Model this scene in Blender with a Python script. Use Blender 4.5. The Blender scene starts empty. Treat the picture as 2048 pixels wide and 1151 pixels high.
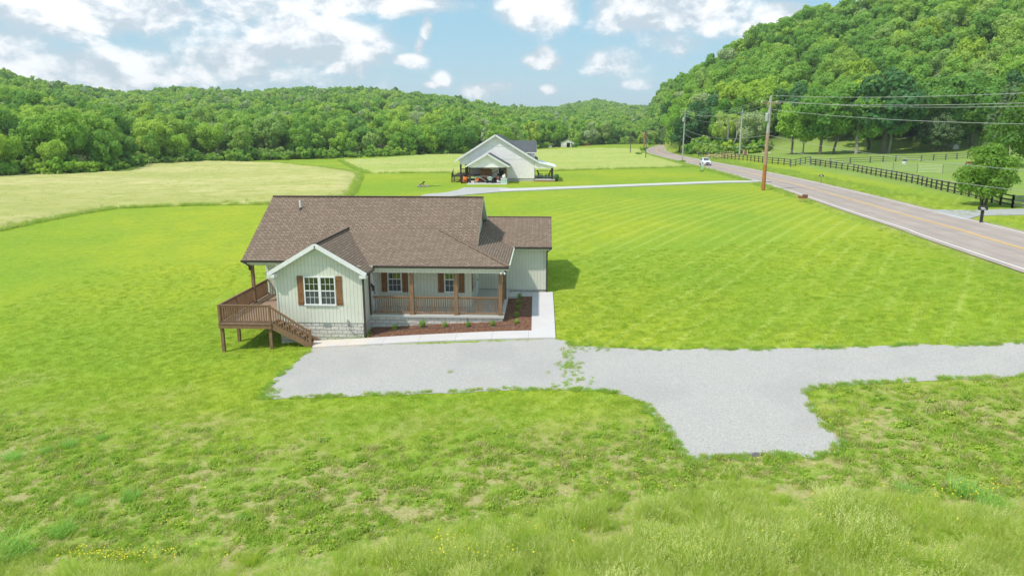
import bpy, bmesh, math, random
import numpy as np
from mathutils import Vector, Matrix
from mathutils.noise import noise as pnoise

S = bpy.context.scene
R = math.radians
random.seed(7)
rng = np.random.default_rng(11)

# ------------------------------------------------------------------ camera
FPX, HYP, CAMH = 1380.0, 265.0, 10.4
PIT = math.atan((575.5 - HYP) / FPX)
YAW = math.atan(66 / math.hypot(FPX, 575.5 - HYP))
cd = bpy.data.cameras.new('camera'); cam = bpy.data.objects.new('camera', cd)
S.collection.objects.link(cam); S.camera = cam
cam.location = (0, 0, CAMH)
cam.rotation_euler = (R(90) - PIT, 0, YAW)
cd.sensor_width = 36; cd.lens = FPX / 2048 * 36
cd.clip_start = 0.2; cd.clip_end = 9000
S.render.resolution_x = 1024; S.render.resolution_y = 575

# ------------------------------------------------------------------ light, sky, exposure
SUNV = Vector((0.53, 0.40, -1.0)).normalized()       # direction the light travels
sd = bpy.data.lights.new('sun', 'SUN'); sun = bpy.data.objects.new('sun', sd)
S.collection.objects.link(sun)
sun.rotation_euler = SUNV.to_track_quat('-Z', 'Y').to_euler()
sun.location = (-40, -20, 80)
sd.energy = 2.3; sd.angle = R(1.6); sd.color = (1.0, 0.93, 0.82)
S.view_settings.view_transform = 'Standard'; S.view_settings.look = 'None'
S.view_settings.exposure = 0.76; S.view_settings.gamma = 1.0
S.view_settings.use_curve_mapping = False


class NT:
    """tiny node-graph helper"""
    def __init__(s, tree): s.t = tree; s.n = tree.nodes; s.l = tree.links
    def new(s, kind, **kw):
        n = s.n.new(kind)
        for k, v in kw.items(): setattr(n, k, v)
        return n
    def put(s, sock, v):
        if isinstance(v, bpy.types.NodeSocket): s.l.new(v, sock)
        else:
            if sock.type == 'RGBA' and len(v) == 3: v = (*v, 1)
            sock.default_value = v
    def math(s, op, a, b=None, c=None, clamp=False):
        n = s.new('ShaderNodeMath', operation=op, use_clamp=clamp); s.put(n.inputs[0], a)
        if b is not None: s.put(n.inputs[1], b)
        if c is not None: s.put(n.inputs[2], c)
        return n.outputs[0]
    def vmath(s, op, a, b=None, scale=None):
        n = s.new('ShaderNodeVectorMath', operation=op); s.put(n.inputs[0], a)
        if b is not None: s.put(n.inputs[1], b)
        if scale is not None: s.put(n.inputs['Scale'], scale)
        return n.outputs['Value' if op in ('DOT_PRODUCT', 'LENGTH', 'DISTANCE') else 'Vector']
    def mix(s, f, a, b, mode='MIX'):
        n = s.new('ShaderNodeMix', data_type='RGBA', blend_type=mode, clamp_factor=True)
        s.put(n.inputs[0], f); s.put(n.inputs[6], a); s.put(n.inputs[7], b)
        return n.outputs[2]
    def noise(s, vec, scale, detail=4, rough=.55, lac=2.0, dist=0.0, out='Fac'):
        n = s.new('ShaderNodeTexNoise'); s.put(n.inputs['Vector'], vec)
        n.inputs['Scale'].default_value = scale; n.inputs['Detail'].default_value = detail
        n.inputs['Roughness'].default_value = rough; n.inputs['Lacunarity'].default_value = lac
        n.inputs['Distortion'].default_value = dist
        return n.outputs[out]
    def rng(s, v, a, b, c=0.0, d=1.0, smooth=True):
        n = s.new('ShaderNodeMapRange', interpolation_type='SMOOTHSTEP' if smooth else 'LINEAR')
        s.put(n.inputs[0], v)
        for i, x in zip((1, 2, 3, 4), (a, b, c, d)): s.put(n.inputs[i], x)
        return n.outputs[0]
    def ramp(s, v, stops, interp='LINEAR'):
        n = s.new('ShaderNodeValToRGB'); s.put(n.inputs[0], v); cr = n.color_ramp; cr.interpolation = interp
        while len(cr.elements) < len(stops): cr.elements.new(.5)
        for e, (p, c) in zip(cr.elements, stops): e.position = p; e.color = (*c, 1)
        return n.outputs[0]


# world: physical sky with broken cumulus, laid out by direction on the sky
W = bpy.data.worlds.new('World'); S.world = W; W.use_nodes = True
g = NT(W.node_tree); g.n.clear()
sky = g.new('ShaderNodeTexSky', sky_type='NISHITA', sun_disc=False)
sky.sun_elevation = math.asin(-SUNV.z); sky.sun_rotation = math.atan2(-SUNV.x, -SUNV.y)
sky.altitude = 200; sky.air_density = 1.0; sky.dust_density = 1.6; sky.ozone_density = 1.0
tc = g.new('ShaderNodeTexCoord').outputs['Generated']
sp = g.new('ShaderNodeSeparateXYZ'); g.put(sp.inputs[0], tc)
az = g.math('ARCTAN2', sp.outputs[0], sp.outputs[1]); el = g.math('ARCSINE', sp.outputs[2])
cv = g.new('ShaderNodeCombineXYZ'); g.put(cv.inputs[0], az); g.put(cv.inputs[1], g.math('MULTIPLY', el, 1.5))
cvec = cv.outputs[0]
n1 = g.noise(cvec, 8, 9, .6, dist=.25); n2 = g.noise(cvec, 3.2, 3, .5); n3 = g.noise(cvec, 26, 7, .62)


def sky_dir(px, py):   # direction of a cloud as (azimuth, elevation)
    x = px - 1024; y = 575.5 - py
    fz = -math.sin(PIT) * FPX + math.cos(PIT) * y; fy = math.cos(PIT) * FPX + math.sin(PIT) * y
    return math.atan2(x, fy) - YAW, math.atan2(fz, math.hypot(x, fy))


CLOUDS = [  # px, py, half-width, half-height, strength
    (190, 18, 210, 48, 1.15), (470, 10, 190, 40, .75), (760, 5, 150, 26, 1.0), (1075, 18, 90, 40, 1.15), (1290, 28, 110, 50, 1.3),
    (1420, 20, 90, 50, .8), (640, 92, 150, 62, 1.0), (480, 125, 140, 50, .8), (250, 140, 150, 50, .75), (70, 145, 80, 40, .8), (560, 150, 200, 40, .7),
    (852, 62, 14, 26, .9), (842, 95, 12, 22, .8), (826, 120, 34, 14, .95), (1077, 124, 40, 18, 1.05), (1084, 108, 20, 18, 1.0), (888, 156, 18, 16, .85), (872, 166, 22, 8, .8), (980, 178, 60, 16, .75),
    (1090, 180, 24, 14, .85), (1230, 125, 70, 34, .75), (1330, 90, 80, 34, .75), (1255, 160, 60, 18, .5), (1565, 28, 60, 24, .95), (1515, 55, 40, 22, .85), (20, 60, 60, 30, .7), (340, 75, 220, 45, .55),
    (2300, 60, 260, 90, 1.0), (-300, 80, 260, 90, 1.0), (1500, 130, 90, 20, .5), (700, 190, 500, 14, .35)]
acc = None
wob = g.math('MULTIPLY', g.math('SUBTRACT', n2, .5), .05)
azw = g.math('ADD', az, wob); elw = g.math('ADD', el, g.math('MULTIPLY', g.math('SUBTRACT', n1, .5), .035))
for (px, py, hw, hh, st) in CLOUDS:
    a, e = sky_dir(px, py)
    dx = g.math('MULTIPLY', g.math('SUBTRACT', azw, a), FPX / hw)
    dy = g.math('MULTIPLY', g.math('SUBTRACT', elw, e), FPX / hh)
    q = g.math('ADD', g.math('MULTIPLY', dx, dx), g.math('MULTIPLY', dy, dy))
    v = g.math('MULTIPLY', g.math('DIVIDE', 1.0, g.math('ADD', 1.0, g.math('MULTIPLY', q, g.math('SQRT', q)))), min(st, 1.08) * .98)
    acc = v if acc is None else g.math('MAXIMUM', acc, v)
far = g.math('MULTIPLY', g.rng(el, .22, .5), g.rng(n2, .38, .62))          # clouds over the rest of the dome
side = g.math('MULTIPLY', g.rng(g.math('ABSOLUTE', az), .75, 1.1), g.rng(n2, .40, .60))
acc = g.math('MAXIMUM', acc, g.math('MULTIPLY', g.math('MAXIMUM', far, side), .8))
body = g.math('ADD', g.math('SUBTRACT', acc, .5), g.math('MULTIPLY', g.math('SUBTRACT', n1, .5), 1.25))
body = g.math('ADD', body, g.math('MULTIPLY', g.math('SUBTRACT', n3, .5), .5))
n1b = g.noise(g.vmath('ADD', cvec, (0, .028, 0)), 8, 9, .6, dist=.25); lit = g.math('MULTIPLY', g.math('SUBTRACT', n1, n1b), 3.4)
cover = g.rng(body, -.20, .27)
bright = g.rng(g.math('ADD', g.math('ADD', body, lit), g.math('MULTIPLY', g.math('SUBTRACT', n3, .5), .6)), -.10, .62)
ccol = g.mix(bright, (3.75, 4.35, 4.85), (7.1, 7.1, 7.15))
lowfade = g.rng(el, -.02, .16)
base = g.mix(.72, g.vmath('MULTIPLY', sky.outputs[0], (.8, .85, .9)), (2.35, 4.3, 5.3))
base = g.mix(g.math('MULTIPLY', g.math('SUBTRACT', 1.0, lowfade), .75), base, (4.0, 4.95, 5.4))
out = g.mix(g.math('MULTIPLY', cover, .93), base, ccol)
bg = g.new('ShaderNodeBackground'); g.put(bg.inputs[0], out); bg.inputs[1].default_value = 0.1
wo = g.new('ShaderNodeOutputWorld'); g.l.new(bg.outputs[0], wo.inputs[0])
SKYMIX = bg

# ------------------------------------------------------------------ materials
MATS = {}
def mat(name, build=None, rough=.8, spec=.3, color=None, metal=0.0):
    if name in MATS: return MATS[name]
    m = bpy.data.materials.new(name); m.use_nodes = True; t = NT(m.node_tree)
    b = m.node_tree.nodes['Principled BSDF']
    b.inputs['Roughness'].default_value = rough; b.inputs['Specular IOR Level'].default_value = spec
    b.inputs['Metallic'].default_value = metal
    if color is not None:
        P = t.new('ShaderNodeNewGeometry').outputs['Position']
        n = t.noise(P, 3.1, 5, .6)
        n2 = t.noise(P, 37, 3, .6)
        c = t.mix(t.rng(n, .3, .7), tuple(x * .93 for x in color), tuple(min(1, x * 1.04) for x in color))
        c = t.mix(t.math('MULTIPLY', t.rng(n2, .35, .75), .09), c, tuple(x * .7 for x in color))
        t.put(b.inputs['Base Color'], c)
    if build: build(t, b)
    MATS[name] = m
    return m

def bump(t, b, h, strength=.4, dist=.02):
    n = t.new('ShaderNodeBump'); n.inputs['Strength'].default_value = strength; n.inputs['Distance'].default_value = dist
    t.put(n.inputs['Height'], h); t.l.new(n.outputs[0], b.inputs['Normal'])

def UV(t): return t.new('ShaderNodeTexCoord').outputs['UV']
def POS(t): return t.new('ShaderNodeNewGeometry').outputs['Position']

def shingle(dark, mid, light, rowh=.143):
    def f(t, b):
        uv = UV(t); P = POS(t)
        br = t.new('ShaderNodeTexBrick'); br.offset = .37; br.offset_frequency = 2
        t.put(br.inputs['Vector'], uv); br.inputs['Scale'].default_value = 1
        br.inputs['Brick Width'].default_value = .27; br.inputs['Row Height'].default_value = rowh
        br.inputs['Mortar Size'].default_value = .034; br.inputs['Mortar Smooth'].default_value = .2
        br.inputs['Bias'].default_value = 0; br.inputs['Color1'].default_value = (0, 0, 0, 1); br.inputs['Color2'].default_value = (1, 1, 1, 1)
        br.inputs['Mortar'].default_value = (.1, .1, .1, 1)
        w = t.noise(P, 60, 2, .6); w2 = t.noise(P, .35, 3, .5); w3 = t.noise(uv, 5.0, 2, .5)
        c = t.ramp(br.outputs[0], [(0, dark), (.45, mid), (1, light)])
        c = t.mix(t.math('MULTIPLY', t.rng(w3, .42, .6), .10), c, dark)
        c = t.mix(t.math('MULTIPLY', br.outputs['Fac'], .9), c, tuple(x * .38 for x in dark))
        c = t.mix(t.math('MULTIPLY', t.rng(w, .3, .7), .35), c, tuple(x * 1.35 for x in light))
        c = t.mix(t.math('MULTIPLY', t.rng(w2, .35, .65), .18), c, mid)
        t.put(b.inputs['Base Color'], c)
        bump(t, b, t.math('ADD', br.outputs[0], t.math('MULTIPLY', w, .5)), .5, .012)
    return f
mat('brown_shingle', shingle((.155, .108, .083), (.228, .166, .128), (.318, .246, .188)), rough=.95, spec=.15)
mat('grey_shingle', shingle((.085, .095, .11), (.12, .135, .15), (.17, .185, .20)), rough=.95, spec=.15)

def siding(col, period=.19, seam=.62, horizontal=False):
    def f(t, b):
        uv = UV(t); s_ = t.new('ShaderNodeSeparateXYZ'); t.put(s_.inputs[0], uv)
        u = s_.outputs[1 if horizontal else 0]
        fr = t.math('FRACT', t.math('DIVIDE', u, period))
        line = t.rng(t.math('ABSOLUTE', t.math('SUBTRACT', fr, .5)), .43, .485)
        n = t.noise(uv, .8, 4, .6); n2 = t.noise(uv, 20, 3, .6)
        c = t.mix(t.rng(n, .3, .7), tuple(x * .94 for x in col), tuple(x * 1.05 for x in col))
        c = t.mix(t.math('MULTIPLY', line, .8), c, tuple(x * seam for x in col))
        c = t.mix(t.math('MULTIPLY', n2, .08), c, (.3, .3, .25))
        t.put(b.inputs['Base Color'], c)
        bump(t, b, t.math('SUBTRACT', 1.0, line), .6, .02)
    return f
mat('sage_siding', siding((.70, .705, .615)), rough=.55, spec=.35)
mat('white_siding', siding((.94, .885, .92), .3, .9), rough=.5, spec=.35)
mat('white_lap', siding((.86, .85, .86), .2, .82, True), rough=.5, spec=.35)

def blocks(t, b):
    uv = UV(t)
    br = t.new('ShaderNodeTexBrick'); br.offset = .5; t.put(br.inputs['Vector'], uv)
    br.inputs['Scale'].default_value = 1; br.inputs['Brick Width'].default_value = .40; br.inputs['Row Height'].default_value = .20
    br.inputs['Mortar Size'].default_value = .014; br.inputs['Mortar Smooth'].default_value = .4
    br.inputs['Color1'].default_value = (.62, .60, .55, 1); br.inputs['Color2'].default_value = (.72, .70, .64, 1); br.inputs['Mortar'].default_value = (.34, .335, .32, 1)
    n = t.noise(uv, 7, 6, .65); n2 = t.noise(uv, 1.3, 3, .5)
    c = t.mix(t.rng(n, .35, .7), t.mix(.28, br.outputs[0], (.38, .38, .38)), br.outputs[0])
    c = t.mix(t.math('MULTIPLY', t.rng(n2, .5, .75), .35), c, (.52, .44, .33))
    t.put(b.inputs['Base Color'], c)
    bump(t, b, t.math('SUBTRACT', n, t.math('MULTIPLY', br.outputs['Fac'], .8)), 1.0, .06)
mat('split_block', blocks, rough=.95, spec=.15)

def wood(col, plank=None):
    def f(t, b):
        P = POS(t)
        mp = t.new('ShaderNodeMapping'); t.put(mp.inputs[0], P); mp.inputs['Scale'].default_value = (6, 6, 1.2)
        n = t.noise(mp.outputs[0], 3, 5, .6); n2 = t.noise(P, 1.1, 3, .5)
        c = t.mix(t.rng(n, .3, .7), tuple(x * .72 for x in col), tuple(x * 1.2 for x in col))
        c = t.mix(t.math('MULTIPLY', t.rng(n2, .4, .7), .3), c, tuple(x * .75 for x in col))
        if plank:
            s_ = t.new('ShaderNodeSeparateXYZ'); t.put(s_.inputs[0], P)
            fr = t.math('FRACT', t.math('DIVIDE', s_.outputs[plank[0]], plank[1]))
            ln = t.rng(t.math('ABSOLUTE', t.math('SUBTRACT', fr, .5)), .44, .49)
            c = t.mix(t.math('MULTIPLY', ln, .7), c, tuple(x * .3 for x in col))
        t.put(b.inputs['Base Color'], c); bump(t, b, n, .3, .01)
    return f
mat('deck_brown', wood((.26, .155, .095)), rough=.7, spec=.25)
mat('deck_floor', wood((.34, .235, .175), (1, .14)), rough=.75, spec=.25)
mat('porch_wood', wood((.28, .165, .09)), rough=.7, spec=.25)
mat('shutter_brown', wood((.27, .135, .062)), rough=.65, spec=.25)
mat('dark_wood', wood((.072, .058, .05)), rough=.8, spec=.2)
mat('grey_wood', wood((.17, .175, .165)), rough=.9, spec=.15)
mat('old_pole', wood((.36, .24, .16)), rough=.9, spec=.15)
mat('pale_pole', wood((.42, .42, .40)), rough=.9, spec=.15)
mat('rust_pole', wood((.42, .18, .06)), rough=.9, spec=.15)
mat('tan_pole', wood((.42, .29, .20)), rough=.9, spec=.15)
mat('bark', wood((.15, .13, .11)), rough=.95, spec=.1)
mat('pale_bark', wood((.34, .33, .29)), rough=.95, spec=.1)
mat('white_trim', color=(.82, .82, .84), rough=.45, spec=.4)
mat('pale_trim', color=(.66, .72, .62), rough=.5, spec=.4)
mat('soffit', color=(.78, .79, .76), rough=.6)
mat('gutter_brown', color=(.055, .038, .032), rough=.35, spec=.5)
mat('dark_metal', color=(.03, .03, .03), rough=.45, spec=.5)
mat('grey_metal', color=(.42, .44, .46), rough=.4, spec=.5, metal=.4)
mat('galvanised', color=(.46, .48, .47), rough=.5, spec=.5, metal=.3)
mat('black_paint', color=(.02, .02, .022), rough=.4, spec=.5)
mat('rubber', color=(.022, .022, .024), rough=.85, spec=.2)
mat('red_paint', color=(.26, .02, .015), rough=.35, spec=.5)
mat('orange_paint', color=(.75, .17, .03), rough=.4, spec=.5)
mat('white_plastic', color=(.75, .76, .74), rough=.5)
mat('mint_plastic', color=(.42, .58, .46), rough=.5)
mat('tan_board', color=(.52, .33, .13), rough=.7)
mat('cabinet_wood', wood((.20, .10, .045)), rough=.6)
mat('brick_red', color=(.30, .13, .09), rough=.9)
mat('straw', color=(.52, .43, .24), rough=.95)
mat('cable', color=(.12, .12, .12), rough=.6)
mat('wire', color=(.36, .38, .36), rough=.4, spec=.5)
mat('blue_plastic', color=(.03, .06, .16), rough=.5)
mat('stone', color=(.33, .30, .27), rough=.95)

def glass(t, b):
    b.inputs['Base Color'].default_value = (.012, .018, .015, 1); b.inputs['Roughness'].default_value = .03
    b.inputs['Specular IOR Level'].default_value = 1.0; b.inputs['IOR'].default_value = 1.7
mat('window_glass', glass)
def screen(t, b):
    n = t.noise(POS(t), 5, 3)
    t.put(b.inputs['Base Color'], t.mix(n, (.045, .055, .055), (.10, .12, .12))); b.inputs['Roughness'].default_value = .35
mat('window_screen', screen)
def carpaint(t, b):
    b.inputs['Base Color'].default_value = (.80, .81, .83, 1); b.inputs['Roughness'].default_value = .25; b.inputs['Coat Weight'].default_value = .6
mat('car_white', carpaint)

STAINS = [(5.65, 20.02, 0.55, 0.22), (6.7, 20.0, 0.75, 0.24)]
def gravel(t, b):
    P = POS(t); v = t.new('ShaderNodeTexVoronoi'); v.feature = 'F1'; v.inputs['Scale'].default_value = 22; t.put(v.inputs['Vector'], P)
    n = t.noise(P, .22, 5, .6); n2 = t.noise(P, 5, 7, .75); n3 = t.noise(P, 14, 5, .8); n4 = t.noise(P, .9, 5, .65, dist=.6)
    c = t.mix(t.rng(n3, .34, .64), (.37, .357, .342), (.515, .50, .485))
    c = t.mix(t.math('MULTIPLY', v.outputs['Color'], .25), c, (.43, .42, .415))
    c = t.mix(t.math('MULTIPLY', t.rng(n2, .5, .72), .35), c, (.30, .295, .29))
    c = t.mix(t.math('MULTIPLY', t.rng(n, .46, .66), .38), c, (.34, .34, .345))
    c = t.mix(t.math('MULTIPLY', t.rng(n4, .56, .72), .30), c, (.42, .385, .335))
    for (cx_, cy_, rx_, ry_) in STAINS:          # damp black soil washed over the stone
        q_ = t.vmath('LENGTH', t.vmath('MULTIPLY', t.vmath('SUBTRACT', P, (cx_, cy_, 0)), (1 / rx_, 1 / ry_, 0)))
        c = t.mix(t.math('MULTIPLY', t.rng(t.math('ADD', q_, t.math('MULTIPLY', t.math('SUBTRACT', n2, .5), 2.2)), 1.0, .45), .8), c, (.06, .058, .055))
    t.put(b.inputs['Base Color'], c)
    bump(t, b, t.math('ADD', t.math('MULTIPLY', v.outputs['Distance'], 1.0), n2), .7, .03)
mat('gravel', gravel, rough=.95, spec=.15)

def concrete(col, joint=None):
    def f(t, b):
        P = POS(t); n = t.noise(P, .8, 5, .6); n2 = t.noise(P, 40, 3, .6)
        c = t.mix(t.rng(n, .3, .7), tuple(x * .93 for x in col), col)
        c = t.mix(t.math('MULTIPLY', n2, .12), c, (.4, .38, .34))
        s_ = t.new('ShaderNodeSeparateXYZ'); t.put(s_.inputs[0], P)
        if joint:
            fr = t.math('FRACT', t.math('DIVIDE', t.math('ADD', s_.outputs[0], 30), joint))
            ln = t.rng(t.math('ABSOLUTE', t.math('SUBTRACT', fr, .5)), .485, .497)
            c = t.mix(t.math('MULTIPLY', t.math('MULTIPLY', ln, t.math('LESS_THAN', s_.outputs[0], -.7)), .5), c, (.3, .29, .28))
            st = t.math('MULTIPLY', t.rng(s_.outputs[0], -8.2, -9.6, 0, 1), t.rng(t.noise(P, 1.6, 4), .35, .65))
            c = t.mix(t.math('MULTIPLY', st, .45), c, (.70, .55, .36))
        t.put(b.inputs['Base Color'], c); bump(t, b, n2, .15, .005)
    return f
mat('sidewalk', concrete((.60, .575, .58), 1.83), rough=.9, spec=.2)
mat('concrete', concrete((.62, .62, .60)), rough=.9, spec=.2)
mat('porch_concrete', concrete((.60, .60, .57)), rough=.9, spec=.2)
mat('pale_drive', concrete((.56, .55, .53)), rough=.9, spec=.2)
mat('apron_gravel', concrete((.44, .44, .43)), rough=.95, spec=.15)

def asphalt(t, b):
    P = POS(t); n = t.noise(P, .5, 5, .6); n2 = t.noise(P, 14, 4, .7)
    a = t.new('ShaderNodeAttribute'); a.attribute_name = 'lane'
    tr = t.math('ABSOLUTE', t.math('SUBTRACT', t.math('ABSOLUTE', t.math('SUBTRACT', t.math('ABSOLUTE', a.outputs['Fac']), 1.9)), .85))
    c = t.mix(t.rng(n, .3, .7), (.375, .312, .28), (.45, .378, .34))
    c = t.mix(t.math('MULTIPLY', t.rng(tr, .45, .1), .35), c, (.28, .245, .235))
    c = t.mix(t.math('MULTIPLY', n2, .35), c, (.32, .27, .24))
    t.put(b.inputs['Base Color'], c)
mat('asphalt', asphalt, rough=.9, spec=.2)
mat('grey_asphalt', color=(.40, .40, .40), rough=.9)
mat('line_white', color=(.78, .76, .74), rough=.7)
mat('line_yellow', color=(.68, .44, .16), rough=.7)

def mulch(t, b):
    P = POS(t); v = t.new('ShaderNodeTexVoronoi'); v.inputs['Scale'].default_value = 26; t.put(v.inputs['Vector'], P)
    n = t.noise(P, 12, 5, .7); n2 = t.noise(P, 1.2, 4)
    c = t.ramp(t.rng(v.outputs['Color'], .1, .9), [(0, (.10, .045, .028)), (.5, (.27, .13, .08)), (.85, (.40, .22, .14)), (1, (.56, .38, .27))])
    c = t.mix(t.rng(n, .35, .7), t.mix(.5, c, (.13, .06, .04)), c)
    t.put(b.inputs['Base Color'], t.mix(t.math('MULTIPLY', t.rng(n2, .4, .7), .3), c, (.22, .11, .07))); bump(t, b, t.math('ADD', n, v.outputs['Distance']), 1, .05)
mat('mulch', mulch, rough=.95, spec=.1)

def ground_mat(t, b):
    P = POS(t)
    at_ = {}
    for k in ('rough', 'forest', 'pasture'):
        a = t.new('ShaderNodeAttribute'); a.attribute_name = k; at_[k] = a.outputs['Fac']
    big = t.noise(P, .045, 4, .5); mid = t.noise(P, .35, 5, .6, dist=.4); fine = t.noise(P, 2.6, 5, .65); vf = t.noise(P, 11, 4, .7)
    vr = t.new('ShaderNodeVectorRotate', rotation_type='Z_AXIS'); t.put(vr.inputs['Vector'], P); vr.inputs['Angle'].default_value = R(-56)
    sr = t.new('ShaderNodeSeparateXYZ'); t.put(sr.inputs[0], vr.outputs[0]); sx = t.new('ShaderNodeSeparateXYZ'); t.put(sx.inputs[0], P)
    wv = t.math('ADD', sr.outputs[1], t.math('MULTIPLY', t.noise(P, .03, 1), 1.6))
    fr = t.math('ABSOLUTE', t.math('SUBTRACT', t.math('FRACT', t.math('DIVIDE', wv, 1.45)), .5))
    st = t.math('MULTIPLY', t.rng(fr, .30, .5), t.rng(t.noise(t.vmath('MULTIPLY', vr.outputs[0], (.035, 1, 1)), .55, 3, .6), .34, .58))
    st = t.math('MULTIPLY', st, t.math('MULTIPLY', t.rng(sx.outputs[0], -3, 2), t.rng(sx.outputs[1], 100, 80)))
    lawn = t.mix(t.rng(big, .35, .65), (.225, .345, .025), (.355, .405, .027))
    lawn = t.mix(t.rng(mid, .35, .65), t.mix(.35, lawn, (.175, .305, .035)), lawn)
    lawn = t.mix(t.math('MULTIPLY', st, .36), lawn, (.46, .54, .15))
    lawn = t.mix(t.math('MULTIPLY', t.math('MULTIPLY', t.rng(fr, .22, .02), t.rng(sx.outputs[0], -3, 2)), .22), lawn, (.17, .29, .03))
    lawn = t.mix(t.math('MULTIPLY', t.rng(fine, .48, .75), .35), lawn, (.36, .45, .08))
    lawn = t.mix(t.math('MULTIPLY', t.rng(vf, .48, .66), .5), lawn, (.115, .215, .02))
    sp2 = t.noise(P, 5.5, 7, .8)
    sp3 = t.noise(P, 1.7, 8, .82)
    lawn = t.mix(t.math('MULTIPLY', t.rng(sp3, .47, .38), .55), lawn, (.13, .25, .025))
    lawn = t.mix(t.math('MULTIPLY', t.rng(sp3, .54, .64), .45), lawn, (.42, .48, .10))
    lawn = t.mix(t.math('MULTIPLY', t.rng(sp2, .52, .68), .55), lawn, (.44, .50, .10))
    lawn = t.mix(t.math('MULTIPLY', t.rng(t.noise(P, .8, 6, .75), .58, .72), .45), lawn, (.34, .33, .10))
    # thin, weedy ground with bare patches
    b1 = t.noise(P, 1.3, 5, .7); b2 = t.noise(P, 4.6, 6, .8)
    bare = t.rng(t.math('ADD', t.math('ADD', t.math('MULTIPLY', mid, .34), t.math('MULTIPLY', b1, .33)), t.math('MULTIPLY', b2, .33)), .470, .540)
    weed = t.mix(t.rng(b2, .40, .62), (.18, .28, .04), (.29, .36, .07))
    soil = t.mix(t.rng(vf, .3, .7), (.33, .27, .14), (.49, .40, .23))
    weed = t.mix(t.math('MULTIPLY', bare, .72), weed, soil)
    c = t.mix(at_['rough'], lawn, weed)
    past = t.mix(t.rng(mid, .3, .7), (.19, .30, .06), (.26, .345, .08))
    past = t.mix(t.math('MULTIPLY', t.rng(fine, .5, .7), .4), past, (.34, .38, .14))
    c = t.mix(at_['pasture'], c, past)
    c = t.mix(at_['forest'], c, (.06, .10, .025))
    t.put(b.inputs['Base Color'], c)
    bump(t, b, t.math('ADD', t.math('MULTIPLY', vf, .5), fine), .55, .09)
mat('turf', ground_mat, rough=.95, spec=.08)

HAYTINT = None
def hay(t, b):
    P = POS(t)
    n = t.noise(t.vmath('MULTIPLY', P, (.4, 1, 1)), .05, 5, .6, dist=.5); n2 = t.noise(t.vmath('MULTIPLY', P, (.45, 1, 1)), .45, 6, .7, dist=.5); n3 = t.noise(P, 6, 4, .7)
    c = t.mix(t.rng(n, .35, .65), (.43, .45, .145), (.58, .54, .235))
    c = t.mix(t.math('MULTIPLY', t.rng(n2, .58, .38), .75), c, (.35, .39, .10))
    c = t.mix(t.math('MULTIPLY', t.rng(n3, .45, .7), .4), c, (.70, .63, .36))
    if HAYTINT: c = t.mix(t.rng(t.noise(t.vmath('MULTIPLY', P, (.3, 1, 1)), .03, 4, .6), .3, .7, .25, .75), c, HAYTINT)
    t.put(b.inputs['Base Color'], c)
    bump(t, b, t.math('ADD', t.math('MULTIPLY', n3, .5), n2), .9, .35)
mat('hay', hay, rough=.95, spec=.05)
HAYTINT = (.34, .46, .09)
mat('green_hay', hay, rough=.95, spec=.05); HAYTINT = None

def leafy(stops, trans=.35, posvar=None, rough=.6, noise_scale=.9):
    def f(t, b):
        oi = t.new('ShaderNodeObjectInfo'); P = POS(t)
        c = t.ramp(oi.outputs['Random'], stops)
        n = t.noise(P, noise_scale, 3, .6)
        c = t.mix(t.rng(n, .3, .7), t.mix(.22, c, (.04, .12, .02)), c)
        if posvar: c = t.mix(t.math('MULTIPLY', t.rng(t.noise(P, .012, 2), .4, .6), .5), c, posvar)
        t.put(b.inputs['Base Color'], c); b.inputs['Roughness'].default_value = rough
        b.inputs['Specular IOR Level'].default_value = .25
        tr = t.new('ShaderNodeBsdfTranslucent'); t.put(tr.inputs[0], t.mix(.55, c, (.60, .80, .08)))
        ms = t.new('ShaderNodeMixShader'); ms.inputs[0].default_value = trans
        t.l.new(b.outputs[0], ms.inputs[1]); t.l.new(tr.outputs[0], ms.inputs[2])
        o = [x for x in t.n if x.type == 'OUTPUT_MATERIAL'][0]; t.l.new(ms.outputs[0], o.inputs[0])
    return f
TREE_STOPS = [(0, (.10, .27, .05)), (.15, (.18, .40, .055)), (.4, (.30, .54, .065)), (.7, (.42, .63, .075)), (.88, (.56, .70, .09)), (1, (.46, .58, .22))]
mat('tree_leaf', leafy(TREE_STOPS, .42, (.22, .42, .10)))
mat('yellow_leaf', leafy([(0, (.36, .54, .05)), (1, (.46, .58, .06))], .35))
mat('light_leaf', leafy([(0, (.38, .60, .08)), (1, (.54, .70, .12))], .45))
mat('pale_leaf', leafy([(0, (.38, .50, .24)), (1, (.50, .58, .34))], .4))
mat('dark_leaf', leafy([(0, (.05, .16, .05)), (1, (.08, .20, .06))], .2))
mat('cedar_leaf', leafy([(0, (.08, .15, .06)), (1, (.12, .19, .08))], .15))
mat('bush_leaf', leafy([(0, (.18, .36, .04)), (1, (.26, .44, .06))], .3))
mat('lawn_blade', leafy([(0, (.30, .46, .04)), (.5, (.48, .58, .06)), (1, (.68, .70, .17))], .48, noise_scale=.4))
mat('weed_blade', leafy([(0, (.30, .50, .06)), (.4, (.42, .57, .08)), (.75, (.52, .60, .13)), (1, (.66, .56, .32))], .48, noise_scale=.5))
mat('tall_blade', leafy([(0, (.38, .60, .04)), (.35, (.54, .70, .06)), (.7, (.68, .76, .12)), (1, (.82, .80, .30))], .55, noise_scale=.6))
mat('seed_head', leafy([(0, (.66, .70, .22)), (1, (.84, .82, .42))], .45))
mat('hay_blade', leafy([(0, (.54, .54, .19)), (.5, (.66, .61, .28)), (1, (.78, .71, .42))], .3))
mat('edge_blade', leafy([(0, (.36, .52, .08)), (1, (.55, .62, .18))], .45))
mat('clump_blade', leafy([(0, (.30, .56, .11)), (1, (.44, .70, .19))], .45))
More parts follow.
